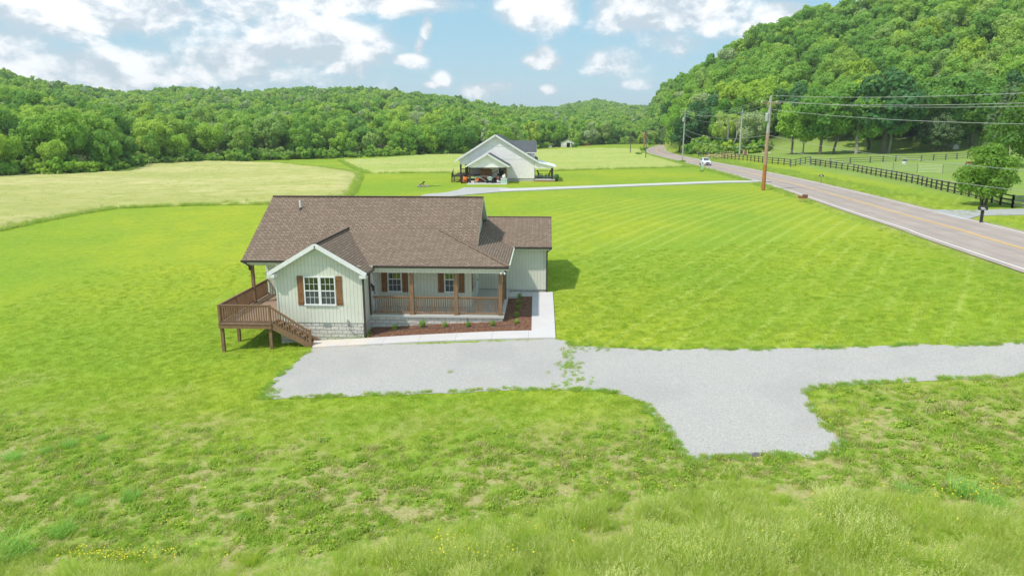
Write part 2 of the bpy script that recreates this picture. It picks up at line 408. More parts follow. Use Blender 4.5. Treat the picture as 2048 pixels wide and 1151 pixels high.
mat('broad_weed', leafy([(0, (.26, .44, .05)), (.6, (.38, .54, .07)), (1, (.52, .62, .10))], .45))
mat('straw_blade', leafy([(0, (.40, .32, .16)), (1, (.68, .58, .34))], .3))
mat('yellow_flower', color=(.78, .62, .02), rough=.6)

# ------------------------------------------------------------------ mesh builder
ORG = {}
class MB:
    def __init__(s): s.v = []; s.f = []; s.m = []
    def poly(s, pts, m=0):
        b = len(s.v); s.v += [tuple(p) for p in pts]; s.f.append(tuple(range(b, b + len(pts)))); s.m.append(m); return s
    def box(s, x0, x1, y0, y1, z0, z1, m=0):
        b = len(s.v)
        s.v += [(x, y, z) for z in (z0, z1) for y in (y0, y1) for x in (x0, x1)]
        for q in ((0, 2, 3, 1), (4, 5, 7, 6), (0, 1, 5, 4), (2, 6, 7, 3), (0, 4, 6, 2), (1, 3, 7, 5)):
            s.f.append(tuple(b + i for i in q)); s.m.append(m)
        return s
    def bar(s, p0, p1, w, h, m=0, up=(0, 0, 1)):
        """rectangular bar from p0 to p1, width w (sideways), height h (up)"""
        p0 = Vector(p0); p1 = Vector(p1); d = (p1 - p0).normalized(); up = Vector(up)
        if abs(d.dot(up)) > .98: up = Vector((0, 1, 0))
        x = d.cross(up).normalized() * w / 2; y = x.cross(d).normalized() * h / 2
        b = len(s.v)
        for p in (p0, p1):
            for a, c in ((-1, -1), (1, -1), (1, 1), (-1, 1)): s.v.append(tuple(p + x * a + y * c))
        for q in ((0, 1, 2, 3), (7, 6, 5, 4), (0, 4, 5, 1), (1, 5, 6, 2), (2, 6, 7, 3), (3, 7, 4, 0)):
            s.f.append(tuple(b + i for i in q)); s.m.append(m)
        return s
    def tube(s, pts, rads, n=8, m=0, cap=True):
        pts = [Vector(p) for p in pts]
        if not hasattr(rads, '__len__'): rads = [rads] * len(pts)
        b = len(s.v)
        for i, p in enumerate(pts):
            d = (pts[min(i + 1, len(pts) - 1)] - pts[max(i - 1, 0)]).normalized()
            a = Vector((0, 0, 1)) if abs(d.z) < .9 else Vector((1, 0, 0))
            x = d.cross(a).normalized(); y = d.cross(x).normalized()
            for k in range(n):
                t = 2 * math.pi * k / n; s.v.append(tuple(p + (x * math.cos(t) + y * math.sin(t)) * rads[i]))
        for i in range(len(pts) - 1):
            for k in range(n):
                k2 = (k + 1) % n; s.f.append((b + i * n + k, b + i * n + k2, b + (i + 1) * n + k2, b + (i + 1) * n + k)); s.m.append(m)
        if cap:
            s.f.append(tuple(b + k for k in range(n))[::-1]); s.m.append(m)
            e = b + (len(pts) - 1) * n; s.f.append(tuple(e + k for k in range(n))); s.m.append(m)
        return s
    def slab(s, top, th, mt=0, ms=1):
        """polygon top with vertical thickness th"""
        low = [(x, y, z - th) for x, y, z in top]
        s.poly(top, mt); s.poly(low[::-1], ms); n = len(top)
        for i in range(n):
            j = (i + 1) % n; s.poly([top[i], low[i], low[j], top[j]], ms)
        return s
    def ball(s, c, r, n=8, m=0, sq=(1, 1, 1)):
        b = len(s.v); rings = n // 2
        for i in range(rings + 1):
            ph = math.pi * i / rings
            for k in range(n):
                th = 2 * math.pi * k / n
                s.v.append((c[0] + r * sq[0] * math.sin(ph) * math.cos(th), c[1] + r * sq[1] * math.sin(ph) * math.sin(th), c[2] + r * sq[2] * math.cos(ph)))
        for i in range(rings):
            for k in range(n):
                k2 = (k + 1) % n; s.f.append((b + i * n + k, b + (i + 1) * n + k, b + (i + 1) * n + k2, b + i * n + k2)); s.m.append(m)
        return s
    def build(s, name, mats, parent=None, smooth=False, origin=None):
        if isinstance(mats, str): mats = [mats]
        o = origin if origin is not None else (ORG.get(parent.name, (0, 0, 0)) if parent is not None else (0, 0, 0))
        vs = [(x - o[0], y - o[1], z - o[2]) for x, y, z in s.v]
        me = bpy.data.meshes.new(name); me.from_pydata(vs, [], s.f)
        for mm in mats: me.materials.append(MATS[mm])
        me.polygons.foreach_set('material_index', s.m)
        if smooth: me.polygons.foreach_set('use_smooth', [True] * len(s.f))
        uvl = me.uv_layers.new(name='UVMap'); V = s.v
        Z = Vector((0, 0, 1)); k = 0; data = []
        for p in me.polygons:
            n = p.normal
            if abs(n.z) > .97: h = Vector((1, 0, 0)); w = Vector((0, 1, 0))
            else: h = Z.cross(n).normalized(); w = n.cross(h)
            for vi in p.vertices:
                q = Vector(V[vi]); data += [q.dot(h), q.dot(w)]
        uvl.data.foreach_set('uv', data)
        ob = bpy.data.objects.new(name, me); S.collection.objects.link(ob)
        if parent is not None: ob.parent = parent; ORG[ob.name] = o
        elif origin is not None: ob.location = origin
        return ob

def split_build(mb, name, mats, parent, nv=8):
    """each box (nv vertices) of the builder becomes a part of its own"""
    k = 0
    while k < len(mb.v):
        n = nv if nv != 8 else (3 if any(len(f) == 3 and f[0] == k for f in mb.f) else 8)
        q = MB(); q.v = mb.v[k:k + n]; idx_ = [i for i, f in enumerate(mb.f) if k <= f[0] < k + n]
        q.f = [tuple(a - k for a in mb.f[i]) for i in idx_]; q.m = [mb.m[i] for i in idx_]; q.build(name, mats, parent); k += n

def thing(name, label, cat, loc=(0, 0, 0), group=None, rot=0, local=False):
    o = bpy.data.objects.new(name, None); S.collection.objects.link(o); o.empty_display_size = .5
    o.location = loc; o.rotation_euler = (0, 0, rot)
    o['label'] = label; o['category'] = cat
    if group: o['group'] = group
    if not local: ORG[o.name] = tuple(loc)
    return o
def tag(o, label, cat, group=None):
    o['label'] = label; o['category'] = cat
    if group: o['group'] = group
    return o
def struct(o, kind='structure'): o['kind'] = kind; return o
def copy_tree(src, parent=None):
    c = src.copy(); S.collection.objects.link(c)
    if parent is not None: c.parent = parent
    for ch in list(src.children): copy_tree(ch, c)
    return c

# ------------------------------------------------------------------ terrain
_fw = np.array([-math.sin(YAW) * math.cos(PIT), math.cos(YAW) * math.cos(PIT), -math.sin(PIT)])
_rt = np.array([math.cos(YAW), math.sin(YAW), 0.0]); _up = np.cross(_rt, _fw)
def ray(px, py): return _fw * FPX + _rt * (px - 1024) + _up * (575.5 - py)
def atZ(px, py, z):
    d = ray(px, py); t = (z - CAMH) / d[2]; return np.array([0, 0, CAMH]) + d * t

ROADZ = 3.1
RC = [atZ(px, py, ROADZ)[:2] for px, py in ((1987.5, 480), (1918, 458.8), (1795.7, 425.4), (1640, 381), (1533.4, 353.8), (1441.6, 333.3), (1385, 322), (1340, 312.2),
      (1320, 306), (1312, 301.5), (1313, 298), (1319, 295), (1327, 292), (1334, 289.5), (1341, 288))]
d0 = (RC[0] - RC[2]); d0 /= np.linalg.norm(d0)
RC = [RC[0] + d0 * 140, RC[0] + d0 * 60, RC[0] + d0 * 25] + RC
RC = RC + [RC[-1] + (RC[-1] - RC[-2]) / np.linalg.norm(RC[-1] - RC[-2]) * 60]
def catmull(P, n=8):
    P = [np.array(p, float) for p in P]; out = []
    for i in range(len(P) - 1):
        a = P[max(i - 1, 0)]; b = P[i]; c = P[i + 1]; d = P[min(i + 2, len(P) - 1)]
        for k in range(n):
            t = k / n
            out.append(.5 * ((2 * b) + (c - a) * t + (2 * a - 5 * b + 4 * c - d) * t * t + (3 * b - a - 3 * c + d) * t ** 3))
    out.append(P[-1]); return np.array(out)
ROAD = catmull(RC, 7)
def seg_dist(x, y, line):
    x = np.asarray(x, float); y = np.asarray(y, float); best = np.full(x.shape, 1e9)
    for a, b in zip(line[:-1], line[1:]):
        d = b - a; L = (d ** 2).sum(); t = np.clip(((x - a[0]) * d[0] + (y - a[1]) * d[1]) / L, 0, 1)
        best = np.minimum(best, np.hypot(x - a[0] - t * d[0], y - a[1] - t * d[1]))
    return best

CP = [(-16.4, 33, -.57), (-13.8, 33, -.38), (-11.8, 33, -.22), (-9.2, 34, 0), (-9.2, 35.3, .12), (-2.1, 35.4, .55), (-5.5, 35.4, .35),
      (.6, 33.1, .5), (.6, 42, .74), (-.6, 33.1, .48), (-4, 48, .8), (-16.4, 39, -.45), (-16.4, 47, .1), (4, 40, 1.0), (-12, 30.5, -.3), (-4, 31, .2), (-16.3, 35, -.58),
      (-22, 34, -.75), (-30, 40, -.4), (-30, 28, -.8), (-20, 22, -.7), (-14, 27, -.5), (-8, 26.5, -.05), (0, 26.8, .3), (5, 26, .7), (9, 22, .95), (14, 22.5, 1.5), (18, 24, 1.9), (13, 33, 1.7), (20, 34, 2.3),
      (0, 16, .2), (-12, 15, -.4), (12, 15, 1.0), (-25, 12, -.8), (0, 0, .2), (-40, 0, -.8), (12, 0, 1.2), (16, 12, 1.7), (-50, 60, .6), (-30, 62, .9), (-10, 60, 1.6), (5, 60, 2.0), (18, 55, 2.5),
      (-5, 80, 2.5), (12, 80, 2.8), (-30, 85, 1.7), (-60, 90, 1.0), (-10, 100, 3.0), (5, 104, 3.0), (20, 105, 3.05), (-10, 125, 3.0), (-80, 140, 1.5), (-50, 180, 1.9), (-110, 120, 1.3), (0, 150, 3.0), (-20, 240, 2.3), (30, 200, 3.0), (20, 340, 3.0),
      (-60, 240, 2.0), (-150, 200, 2.0), (-300, 300, 3), (0, 600, 4), (300, 600, 6), (-600, 600, 5), (120, 60, 3.2), (90, 90, 3.2), (60, 60, 3.0), (50, 20, 3.0), (90, 120, 3.6), (110, 150, 4.9), (80, 165, 4.4), (60, 130, 3.3), (75, 200, 5.0), (140, 170, 7.0),
      (55, 235, 3.6), (300, 200, 9), (300, 0, 6), (-300, 0, 0), (0, -100, 0), (100, -100, 3), (-100, -100, -1)]
cpx = np.array([c[0] for c in CP], float); cpy = np.array([c[1] for c in CP], float); cpz = np.array([c[2] for c in CP], float)
def _phi(r2): return .5 * r2 * np.log(r2 + 1e-9)
_n = len(CP); _K = _phi((cpx[:, None] - cpx) ** 2 + (cpy[:, None] - cpy) ** 2) + np.eye(_n) * 2.0
_P = np.c_[np.ones(_n), cpx, cpy]; _A = np.block([[_K, _P], [_P.T, np.zeros((3, 3))]])
_w = np.linalg.solve(_A, np.r_[cpz, 0, 0, 0])
def sstep(a, b, x): t = np.clip((x - a) / (b - a), 0, 1); return t * t * (3 - 2 * t)
def pxaz(px): return math.atan2(px - 1024, FPX * math.cos(PIT) + 330 * math.sin(PIT)) - YAW      # world azimuth of an image column near the horizon
# woods: edge distance, ridge distance and ridge-top elevation by azimuth
LW = [(-700, 150, 420, 110), (-250, 140, 430, 120), (0, 142, 450, 132), (90, 146, 470, 158), (200, 158, 620, 176), (290, 190, 700, 182), (360, 200, 680, 172), (500, 215, 700, 180), (640, 232, 660, 172),
      (780, 250, 640, 176), (900, 262, 640, 190), (1000, 290, 660, 207), (1100, 360, 900, 212), (1190, 400, 1150, 198), (1250, 410, 1150, 208), (1300, 420, 1150, 212), (1400, 450, 1150, 215), (2500, 600, 1200, 215)]
RW = [(1290, 540, 640, 262), (1304, 505, 600, 215), (1322, 495, 590, 172), (1338, 480, 580, 158), (1346, 262, 470, 152), (1384, 236, 350, 134), (1428, 226, 345, 118), (1450, 222, 345, 92), (1497, 216, 345, 62), (1556, 210, 345, 38), (1610, 206, 345, 26), (1698, 198, 345, 14),
      (1850, 190, 350, -35), (2048, 178, 350, -95), (2400, 165, 340, -190), (3500, 150, 330, -200)]
def tabl(T):      # distances in the table are depths along the view axis; turn them into radial distances
    a = np.array([pxaz(t[0]) for t in T]); c = np.cos(np.clip(a + YAW, -.72, .72)); q = np.array(T, float)
    return a, [q[:, 1] / c, q[:, 2] / c, q[:, 3]]
LA, (LD, LR, LY) = tabl(LW); RA, (RD, RR, RY) = tabl(RW)
TREEH = 14.5
def polar(x, y): return np.arctan2(x, y), np.hypot(x, y)
def base_z(x, y):
    x = np.asarray(x, float); y = np.asarray(y, float); sh = x.shape; xf = x.ravel(); yf = y.ravel(); out = np.empty(xf.size)
    for i in range(0, xf.size, 20000):
        X = np.clip(xf[i:i + 20000], -300, 300); Y = np.clip(yf[i:i + 20000], -100, 600)
        out[i:i + 20000] = _phi((X[:, None] - cpx) ** 2 + (Y[:, None] - cpy) ** 2) @ _w[:_n] + _w[_n] + _w[_n + 1] * X + _w[_n + 2] * Y
    return out.reshape(sh)
def terrain(x, y):
    x = np.asarray(x, float); y = np.asarray(y, float); z = base_z(x, y)
    d = seg_dist(x, y, ROAD); z = z + (ROADZ - .05 - z) * (1 - sstep(5.2, 13, d))
    a, D = polar(x, y); ok = y > 0
    for A, E, RI, YY, side in ((LA, LD, LR, LY, 0), (RA, RD, RR, RY, 1)):
        e = np.interp(a, A, E); r = np.interp(a, A, RI); yy = np.interp(a, A, YY)
        top = CAMH + (HYP - yy) / FPX * r * np.cos(np.clip(a + YAW, -.72, .72)) - TREEH
        f = np.clip((D - e) / (r - e), 0, 1); f = f ** (1.25 if side == 0 else 1.05)
        f = f * (1 - .35 * sstep(1.0, 2.6, D / r))
        m = sstep(RA[0], RA[1], a) if side == 1 else 1.0
        h = np.maximum(top - 3, 0) * f * m
        w_ = np.minimum(f, 1) * m
        z = np.where(ok & (D > e), z * (1 - w_) + 3 * w_ + h, z)
    return z
def tz(x, y): return float(terrain(np.array([x]), np.array([y]))[0])
def G(px, py):
    """point of the terrain seen at a picture position"""
    d = ray(px, py); d = d / np.hypot(d[0], d[1]); s = np.arange(6, 700, .5)
    z = CAMH + d[2] * s; t = terrain(d[0] * s, d[1] * s); k = np.argmax(t > z)
    if k == 0: k = len(s) - 1
    a, b = s[k - 1], s[k]
    for _ in range(14):
        m = (a + b) / 2
        if tz(d[0] * m, d[1] * m) > CAMH + d[2] * m: b = m
        else: a = m
    return np.array([d[0] * b, d[1] * b])
def Gq(px, py):
    """quick version for gently sloping ground nearby"""
    z = .5
    for _ in range(4): p = atZ(px, py, z); z = float(base_z(np.array([p[0]]), np.array([p[1]]))[0])
    return p[:2]
def G3(px, py): p = G(px, py); return Vector((p[0], p[1], tz(p[0], p[1])))
def inside(x, y, poly):
    x = np.asarray(x); y = np.asarray(y); c = np.zeros(x.shape, bool); n = len(poly)
    for i in range(n):
        x0, y0 = poly[i]; x1, y1 = poly[(i + 1) % n]
        if y0 == y1: continue
        c ^= ((y0 > y) != (y1 > y)) & (x < (x1 - x0) * (y - y0) / (y1 - y0) + x0)
    return c
def GP(pts): return [tuple(G(*p)) for p in pts]
def ragged(poly, step, amp, scale=1.0, seed=0):
    out = []
    for i in range(len(poly)):
        a = Vector((*poly[i], 0)); b = Vector((*poly[(i + 1) % len(poly)], 0)); n = max(1, int((b - a).length / step))
        for k in range(n):
            p = a.lerp(b, k / n); q = p * scale + Vector((seed, 0, 0))
            out.append((p.x + amp * pnoise(q * 1.7) + amp * .6 * pnoise(q * 5.1), p.y + amp * pnoise(q * 1.7 + Vector((9, 9, 9))) + amp * .6 * pnoise(q * 5.1 + Vector((5, 5, 5)))))
    return out
def drape(name, poly, off, mats, cell=1.0, th=0.0, disp=None, parent=None):
    """sheet (or slab of thickness th) laid over the terrain inside a polygon"""
    bm = bmesh.new(); vs = [bm.verts.new((x, y, 0)) for x, y in poly]
    f = bm.faces.new(vs); bmesh.ops.triangulate(bm, faces=[f])
    xs = [p[0] for p in poly]; ys = [p[1] for p in poly]
    for ax, lo, hi in ((0, min(xs), max(xs)), (1, min(ys), max(ys))):
        k = math.floor(lo / cell) + 1
        while k * cell < hi:
            co = [0, 0, 0]; co[ax] = k * cell; no = [0, 0, 0]; no[ax] = 1
            bmesh.ops.bisect_plane(bm, geom=bm.verts[:] + bm.edges[:] + bm.faces[:], plane_co=co, plane_no=no)
            k += 1
    if bm.faces and bm.faces[:][0].normal.z < 0: bmesh.ops.reverse_faces(bm, faces=bm.faces[:])
    if th:
        bnd = [e for e in bm.edges if e.is_boundary]
        ret = bmesh.ops.extrude_edge_only(bm, edges=bnd); low = {v for v in ret['geom'] if isinstance(v, bmesh.types.BMVert)}
    else: low = set()
    P = np.array([(v.co.x, v.co.y) for v in bm.verts]); Z = terrain(P[:, 0], P[:, 1]) + off
    if disp is not None: Zd = disp(P[:, 0], P[:, 1])
    for i, v in enumerate(bm.verts):
        v.co.z = Z[i] - (th if v in low else 0) + (Zd[i] if disp is not None and v not in low else 0)
    me = bpy.data.meshes.new(name); bm.normal_update(); bm.to_mesh(me); bm.free()
    for mm in ([mats] if isinstance(mats, str) else mats): me.materials.append(MATS[mm])
    o = bpy.data.objects.new(name, me); S.collection.objects.link(o)
    if parent: o.parent = parent
    return o
def npn(x, y, sc, seed=0.): return np.array([pnoise(Vector((a * sc + seed, b * sc, seed))) for a, b in zip(np.ravel(x), np.ravel(y))])

# picture outlines of ground areas, cast onto the terrain
TALLTOP = [(-300, 1080), (0, 1095), (250, 1128), (450, 1120), (620, 1108), (700, 1085), (900, 1055), (1050, 1030), (1200, 1008), (1330, 985), (1500, 968), (1700, 985), (1900, 1000), (2048, 1000), (2350, 990)]
TALL = GP(TALLTOP) + [(22, 10.5), (-22, 10.5)]
ROUGHTOP = [(-300, 790), (0, 815), (200, 845), (420, 850), (520, 870), (700, 880), (900, 860), (1100, 850), (1280, 835), (1300, 800), (1600, 790), (1640, 760), (1800, 745), (2048, 735), (2350, 725)]
ROUGH = GP(ROUGHTOP) + [(30, 2), (-30, 2)]
GRAV_PX = [(625, 697), (700, 692), (800, 689), (900, 686), (1000, 682), (1110, 677.5), (1130, 682), (1150, 690), (1200, 694), (1300, 698), (1500, 698), (1700, 694), (1850, 688), (2048, 684), (2200, 677), (2400, 670), (2400, 725), (2200, 740), (2048, 753),
           (1900, 758), (1800, 765), (1700, 770), (1640, 775), (1610, 785), (1625, 812), (1650, 848), (1687, 880), (1674, 905), (1625, 918), (1600, 912), (1575, 916), (1540, 908), (1480, 918), (1420, 916), (1380, 926), (1352, 895), (1334, 865), (1318, 848), (1305, 830),
           (1290, 808), (1255, 790), (1200, 781), (1100, 779), (1000, 781), (900, 786), (800, 789), (700, 793), (600, 796), (520, 798), (530, 780), (556, 752), (590, 727), (612, 706)]
GRAVEL = ragged(GP(GRAV_PX), .22, .13, 1.3)
WALK_PX = [(625, 697), (1111, 677.5), (1105.5, 586), (1031, 586), (1031, 594.5), (1064.5, 594.6), (1063, 663.5), (735, 678.5), (628, 684)]
HAY1 = GP([(-500, 520), (-200, 492), (0, 462), (100, 440), (230, 417), (380, 411), (530, 409), (620, 401), (700, 392), (708, 380), (721, 353), (716, 347), (700, 343), (640, 335), (560, 327), (400, 322), (290, 327), (250, 345), (100, 349), (0, 351), (-500, 375)])
HAY2 = GP([(735, 347), (915, 346), (1100, 342.5), (1240, 338), (1330, 336), (1380, 334.5), (1355, 325.5), (1322, 316), (1290, 305.5), (1284, 299), (1240, 297), (1180, 297), (1000, 300), (850, 309), (740, 318), (680, 321), (705, 335)])
ROADPOLY_D = 4.7

# ground sheet
def axis(fine0, fine1, h, lo, hi, grow=1.09):
    a = list(np.arange(fine0, fine1 + h / 2, h)); s = h; x = a[-1]
    while x < hi: s = min(s * grow, 90); x += s; a.append(x)
    s = h; x = a[0]; pre = []
    while x > lo: s = min(s * grow, 90); x -= s; pre.append(x)
    return np.array(pre[::-1] + a)
gx = axis(-30, 48, .75, -2600, 2600); gy = axis(7.5, 96, .75, -400, 3600)
X, Y = np.meshgrid(gx, gy); Z = terrain(X, Y)
nx, ny = len(gx), len(gy)
idx = np.arange(nx * ny).reshape(ny, nx)
F = np.stack([idx[:-1, :-1], idx[:-1, 1:], idx[1:, 1:], idx[1:, :-1]], -1).reshape(-1, 4)
def fast_mesh(name, V, F, mats, smooth=False):
    me = bpy.data.meshes.new(name); k = F.shape[1]
    me.vertices.add(len(V)); me.vertices.foreach_set('co', np.asarray(V, np.float32).ravel())
    me.loops.add(F.size); me.loops.foreach_set('vertex_index', F.ravel().astype(np.int32))
    me.polygons.add(len(F)); me.polygons.foreach_set('loop_start', np.arange(0, F.size, k, dtype=np.int32))
    for m in ([mats] if isinstance(mats, str) else mats): me.materials.append(MATS[m])
    me.update(); me.validate()
    if smooth: me.polygons.foreach_set('use_smooth', [True] * len(F))
    return me
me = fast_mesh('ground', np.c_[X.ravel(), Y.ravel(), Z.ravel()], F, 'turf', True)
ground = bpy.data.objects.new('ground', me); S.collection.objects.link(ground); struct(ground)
az_, D_ = polar(X.ravel(), Y.ravel())
jit = npn(X.ravel(), Y.ravel(), .35)
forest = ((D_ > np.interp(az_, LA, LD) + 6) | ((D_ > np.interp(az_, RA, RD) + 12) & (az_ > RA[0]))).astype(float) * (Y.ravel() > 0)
def softin(poly, soft=1.2):
    i = inside(X.ravel(), Y.ravel(), poly).astype(float); d = seg_dist(X.ravel(), Y.ravel(), np.array(list(poly) + [poly[0]]))
    return np.clip(.5 + np.where(i > 0, d, -d) / soft / 2 + jit * .5, 0, 1)
rough_a = softin(ROUGH, 3.6)
rd = seg_dist(X.ravel(), Y.ravel(), ROAD)
side = az_ - np.interp(D_, [0, 30, 60, 110, 150, 220, 300], [.9, .62, .50, .42, .345, .24, .2])
past = sstep(0, .03, side) * (Y.ravel() > 0) * sstep(12, 17, rd)
rough_a = np.maximum(rough_a, (1 - sstep(4.6, 6.3, rd + jit)) * .55)
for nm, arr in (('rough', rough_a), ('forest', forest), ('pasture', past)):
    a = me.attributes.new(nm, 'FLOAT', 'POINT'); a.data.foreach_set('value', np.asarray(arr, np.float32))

# road with painted lines
def strip(name, line, o0, o1, z, m, seg=None, parent=None, attr=False):
    line = np.array(line); t = np.gradient(line, axis=0); t /= np.linalg.norm(t, axis=1)[:, None]; n = np.c_[t[:, 1], -t[:, 0]]
    cols = np.linspace(o0, o1, 9) if attr else [o0, o1]
    V = np.concatenate([np.c_[line + n * c, np.full(len(line), z)] for c in cols]); L = len(line); F = []
    for c in range(len(cols) - 1):
        for i in range(L - 1): F.append((c * L + i, c * L + i + 1, (c + 1) * L + i + 1, (c + 1) * L + i))
    me = fast_mesh(name, V, np.array(F), m)
    if attr: a = me.attributes.new('lane', 'FLOAT', 'POINT'); a.data.foreach_set('value', np.repeat(np.array(cols), L).astype(np.float32))
    o = bpy.data.objects.new(name, me); S.collection.objects.link(o)
    if parent: o.parent = parent
    return o
road = struct(strip('road', ROAD, -4.45, 4.45, ROADZ, 'asphalt', attr=True))
strip('edge_line', ROAD, -3.95, -3.80, ROADZ + .012, 'line_white', parent=road)
strip('edge_line', ROAD, 3.80, 3.95, ROADZ + .012, 'line_white', parent=road)
strip('centre_line', ROAD, -.15, .15, ROADZ + .012, 'line_yellow', parent=road)

struct(drape('gravel_driveway', GRAVEL, .014, 'gravel', .75))
walk = struct(drape('sidewalk', GP(WALK_PX), .09, 'sidewalk', 1.0, th=.12))
A_, B_, C_ = G(735, 679), G(1063.5, 664), G(1064.8, 594)
BED = [tuple(A_), tuple(B_), tuple(C_), (-2.2, 41.3), (-2.2, 35.45), (-9.2, 35.45)]
def bumpy(sc, am): return lambda x, y: am * npn(x, y, sc)
struct(drape('mulch_bed', BED, .055, 'mulch', .25, disp=bumpy(3.5, .03)))
hd = lambda x, y: .18 * npn(x, y, .35) + .10 * npn(x, y, 1.1)
HB = [ragged(HAY1, 1.0, .5, .5), ragged(HAY2, 1.2, .6, .5, 3)]
for hb_, of_, ce_, hm_ in zip(HB, (.46, .40), (1.2, 2.0), ('hay', 'green_hay')):
    struct(drape('hay_field', hb_, of_, hm_, ce_, th=.6, disp=lambda x, y: hd(x, y) * sstep(0, 2.0, seg_dist(x, y, np.array(hb_ + [hb_[0]]))) - .36 * (1 - sstep(0, 2.6, seg_dist(x, y, np.array(hb_ + [hb_[0]]))))))
# neighbour's drive and the paved drive across the road
ND = catmull(GP([(1522, 364.6), (1512, 363.9), (1450, 364.8), (1360, 368), (1260, 371.8), (1150, 376), (1060, 379.5), (1000, 381.5)]), 6)
t_ = np.gradient(ND, axis=0); t_ /= np.linalg.norm(t_, axis=1)[:, None]; n_ = np.c_[t_[:, 1], -t_[:, 0]]
struct(drape('neighbour_driveway', [tuple(p) for p in ND + n_ * 1.5] + [tuple(p) for p in (ND - n_ * 1.5)[::-1]], .13, 'pale_drive', 1.5, th=.25))
struct(drape('neighbour_driveway', GP([(928, 376), (1012, 376), (1026, 379.5), (1045, 382.5), (1000, 384.5), (960, 388), (905, 393), (830, 397), (850, 389.5), (890, 386), (915, 381)]), .085, 'apron_gravel', 2.0, th=.12))
struct(drape('side_driveway', GP([(1862, 420), (1935, 421), (2060, 418), (2300, 414), (2300, 428), (2060, 430), (1960, 432), (1932, 440), (1900, 434)]), .06, 'grey_asphalt', 2.0, th=.1))

# ------------------------------------------------------------------ the sage-green house
house = thing('house', 'sage green single storey house with brown shingle roof, front porch and raised side deck', 'house', (-9, 38, 0))
SD = ['sage_siding']
def wallpoly(mb, pts): mb.poly(pts)
w = MB()
zb = .80
w.poly([(-13.7, 34, zb), (-9.25, 34, zb), (-9.25, 34, 3.52), (-11.475, 34, 4.86), (-13.7, 34, 3.52)])
w.poly([(-9.25, 34, zb), (-9.25, 37.3, zb), (-9.25, 37.3, 3.7), (-9.25, 34, 3.52)])
w.poly([(-13.7, 39.4, zb), (-13.7, 34, zb), (-13.7, 34, 3.45), (-13.7, 39.4, 3.6)])
w.poly([(-9.25, 37.3, .85), (-4, 37.3, .85), (-4, 37.3, 3.5), (-9.25, 37.3, 3.5)])
w.poly([(-16.4, 39.4, zb), (-13.7, 39.4, zb), (-13.7, 39.4, 4.6), (-16.4, 39.4, 4.6)])
w.poly([(-16.4, 46.95, zb), (-16.4, 39.4, zb), (-16.4, 39.4, 3.45), (-16.4, 37.1, 3.45), (-16.4, 42.15, 6.40), (-16.4, 47.2, 3.45), (-16.4, 46.95, 3.4)])
w.poly([(-4, 37.3, .85), (-4, 46.95, .85), (-4, 46.95, 3.45), (-4, 42.15, 6.36), (-4, 37.3, 3.55)])
w.poly([(-16.4, 46.95, zb), (-4, 46.95, zb), (-4, 46.95, 3.5), (-16.4, 46.95, 3.5)][::-1])
gw = .13
w.poly([(-4, 41.75, .92), (gw, 41.75, .92), (gw, 41.75, 3.6), (-4, 41.75, 3.6)])
w.poly([(gw, 41.75, .92), (gw, 48.85, .92), (gw, 48.85, 3.6), (gw, 45.3, 4.80), (gw, 41.75, 3.6)])
w.poly([(-4, 48.85, .92), (gw, 48.85, .92), (gw, 48.85, 3.6), (-4, 48.85, 3.6)][::-1])
wall = w.build('wall', SD, house)
b = MB()   # horizontal band and gable panel of the wing
b.poly([(-12.1, 33.985, 4.30), (-10.85, 33.985, 4.30), (-11.475, 33.985, 4.68)])
b.box(-12.55, -10.4, 33.965, 33.997, 4.285, 4.32); b.box(-13.68, -9.27, 33.975, 33.998, 3.80 - .012, 3.80 + .012)
b.box(-9.29, -9.235, 33.96, 33.99, zb, 3.5); b.box(-13.72, -13.66, 33.96, 33.99, zb, 3.5)
b.box(-16.43, -16.28, 39.36, 39.398, 1.02, 3.5); b.box(gw - .07, gw + .02, 41.71, 41.747, .92, 3.5)
split_build(b, 'corner_trim', 'pale_trim', house)

fo = MB()
fo.box(-13.66, -9.29, 34.03, 37.2, -1.2, .795)
fo.box(-9.32, -4.02, 35.39, 37.2, -.8, .79); fo.box(-4.05, -2.14, 35.39, 41.6, -.4, .79)
fo.box(-16.36, -4.02, 39.45, 46.9, -1.5, .795); fo.box(-13.6, -4.1, 37.25, 39.5, -1.4, .79)
fo.box(-4.0, gw - .03, 41.79, 48.8, -.3, .918)
fo.build('foundation', 'split_block', house)

def zm(y): return 3.52 + .59 * (y - 36.97)
YR = 42.15; ZR = zm(YR); XL, XRt = -16.75, -3.7
rf = MB(); RM = ['brown_shingle', 'pale_trim']
rf.slab([(XL, 36.97, zm(36.97)), (XRt, 36.97, zm(36.97)), (XRt, YR, ZR), (XL, YR, ZR)], .16)
rf.slab([(XL, YR, ZR), (XRt, YR, ZR), (XRt, 2 * YR - 36.97, zm(36.97)), (XL, 2 * YR - 36.97, zm(36.97))], .16)
rf.bar((XL, YR, ZR + .01), (XRt, YR, ZR + .01), .26, .035, 0)
zp = lambda y: 3.62 + .31 * (y - 35.15)
zq = lambda x: 3.62 + .31 * (-1.81 - x)
EX = -1.81; hy = 39.35
rf.slab([(-11.4, 35.15, zp(35.15)), (EX, 35.15, 3.62), (EX - 4.2, hy, zp(hy)), (-11.4, hy, zp(hy))], .12)
rf.slab([(EX, 35.15, 3.62), (EX, 41.22, 3.62), (-4.03, 43.26, zq(-4.03)), (-4.03, 38.29, zq(-4.03))], .12)
rf.slab([(EX, 35.15, 3.62), (-4.03, 38.29, zq(-4.03)), (EX - 4.2, hy, zp(hy))], .12)
rf.bar((EX + .0, 35.15, 3.635), (EX - 4.2, hy, zp(hy) + .015), .22, .03, 0)      # hip cap
zg = lambda y: 3.66 + .333 * (y - 41.3)
rf.slab([(-4.03, 41.3, 3.66), (.48, 41.3, 3.66), (.48, 45.3, zg(45.3)), (-4.03, 45.3, zg(45.3))], .14)
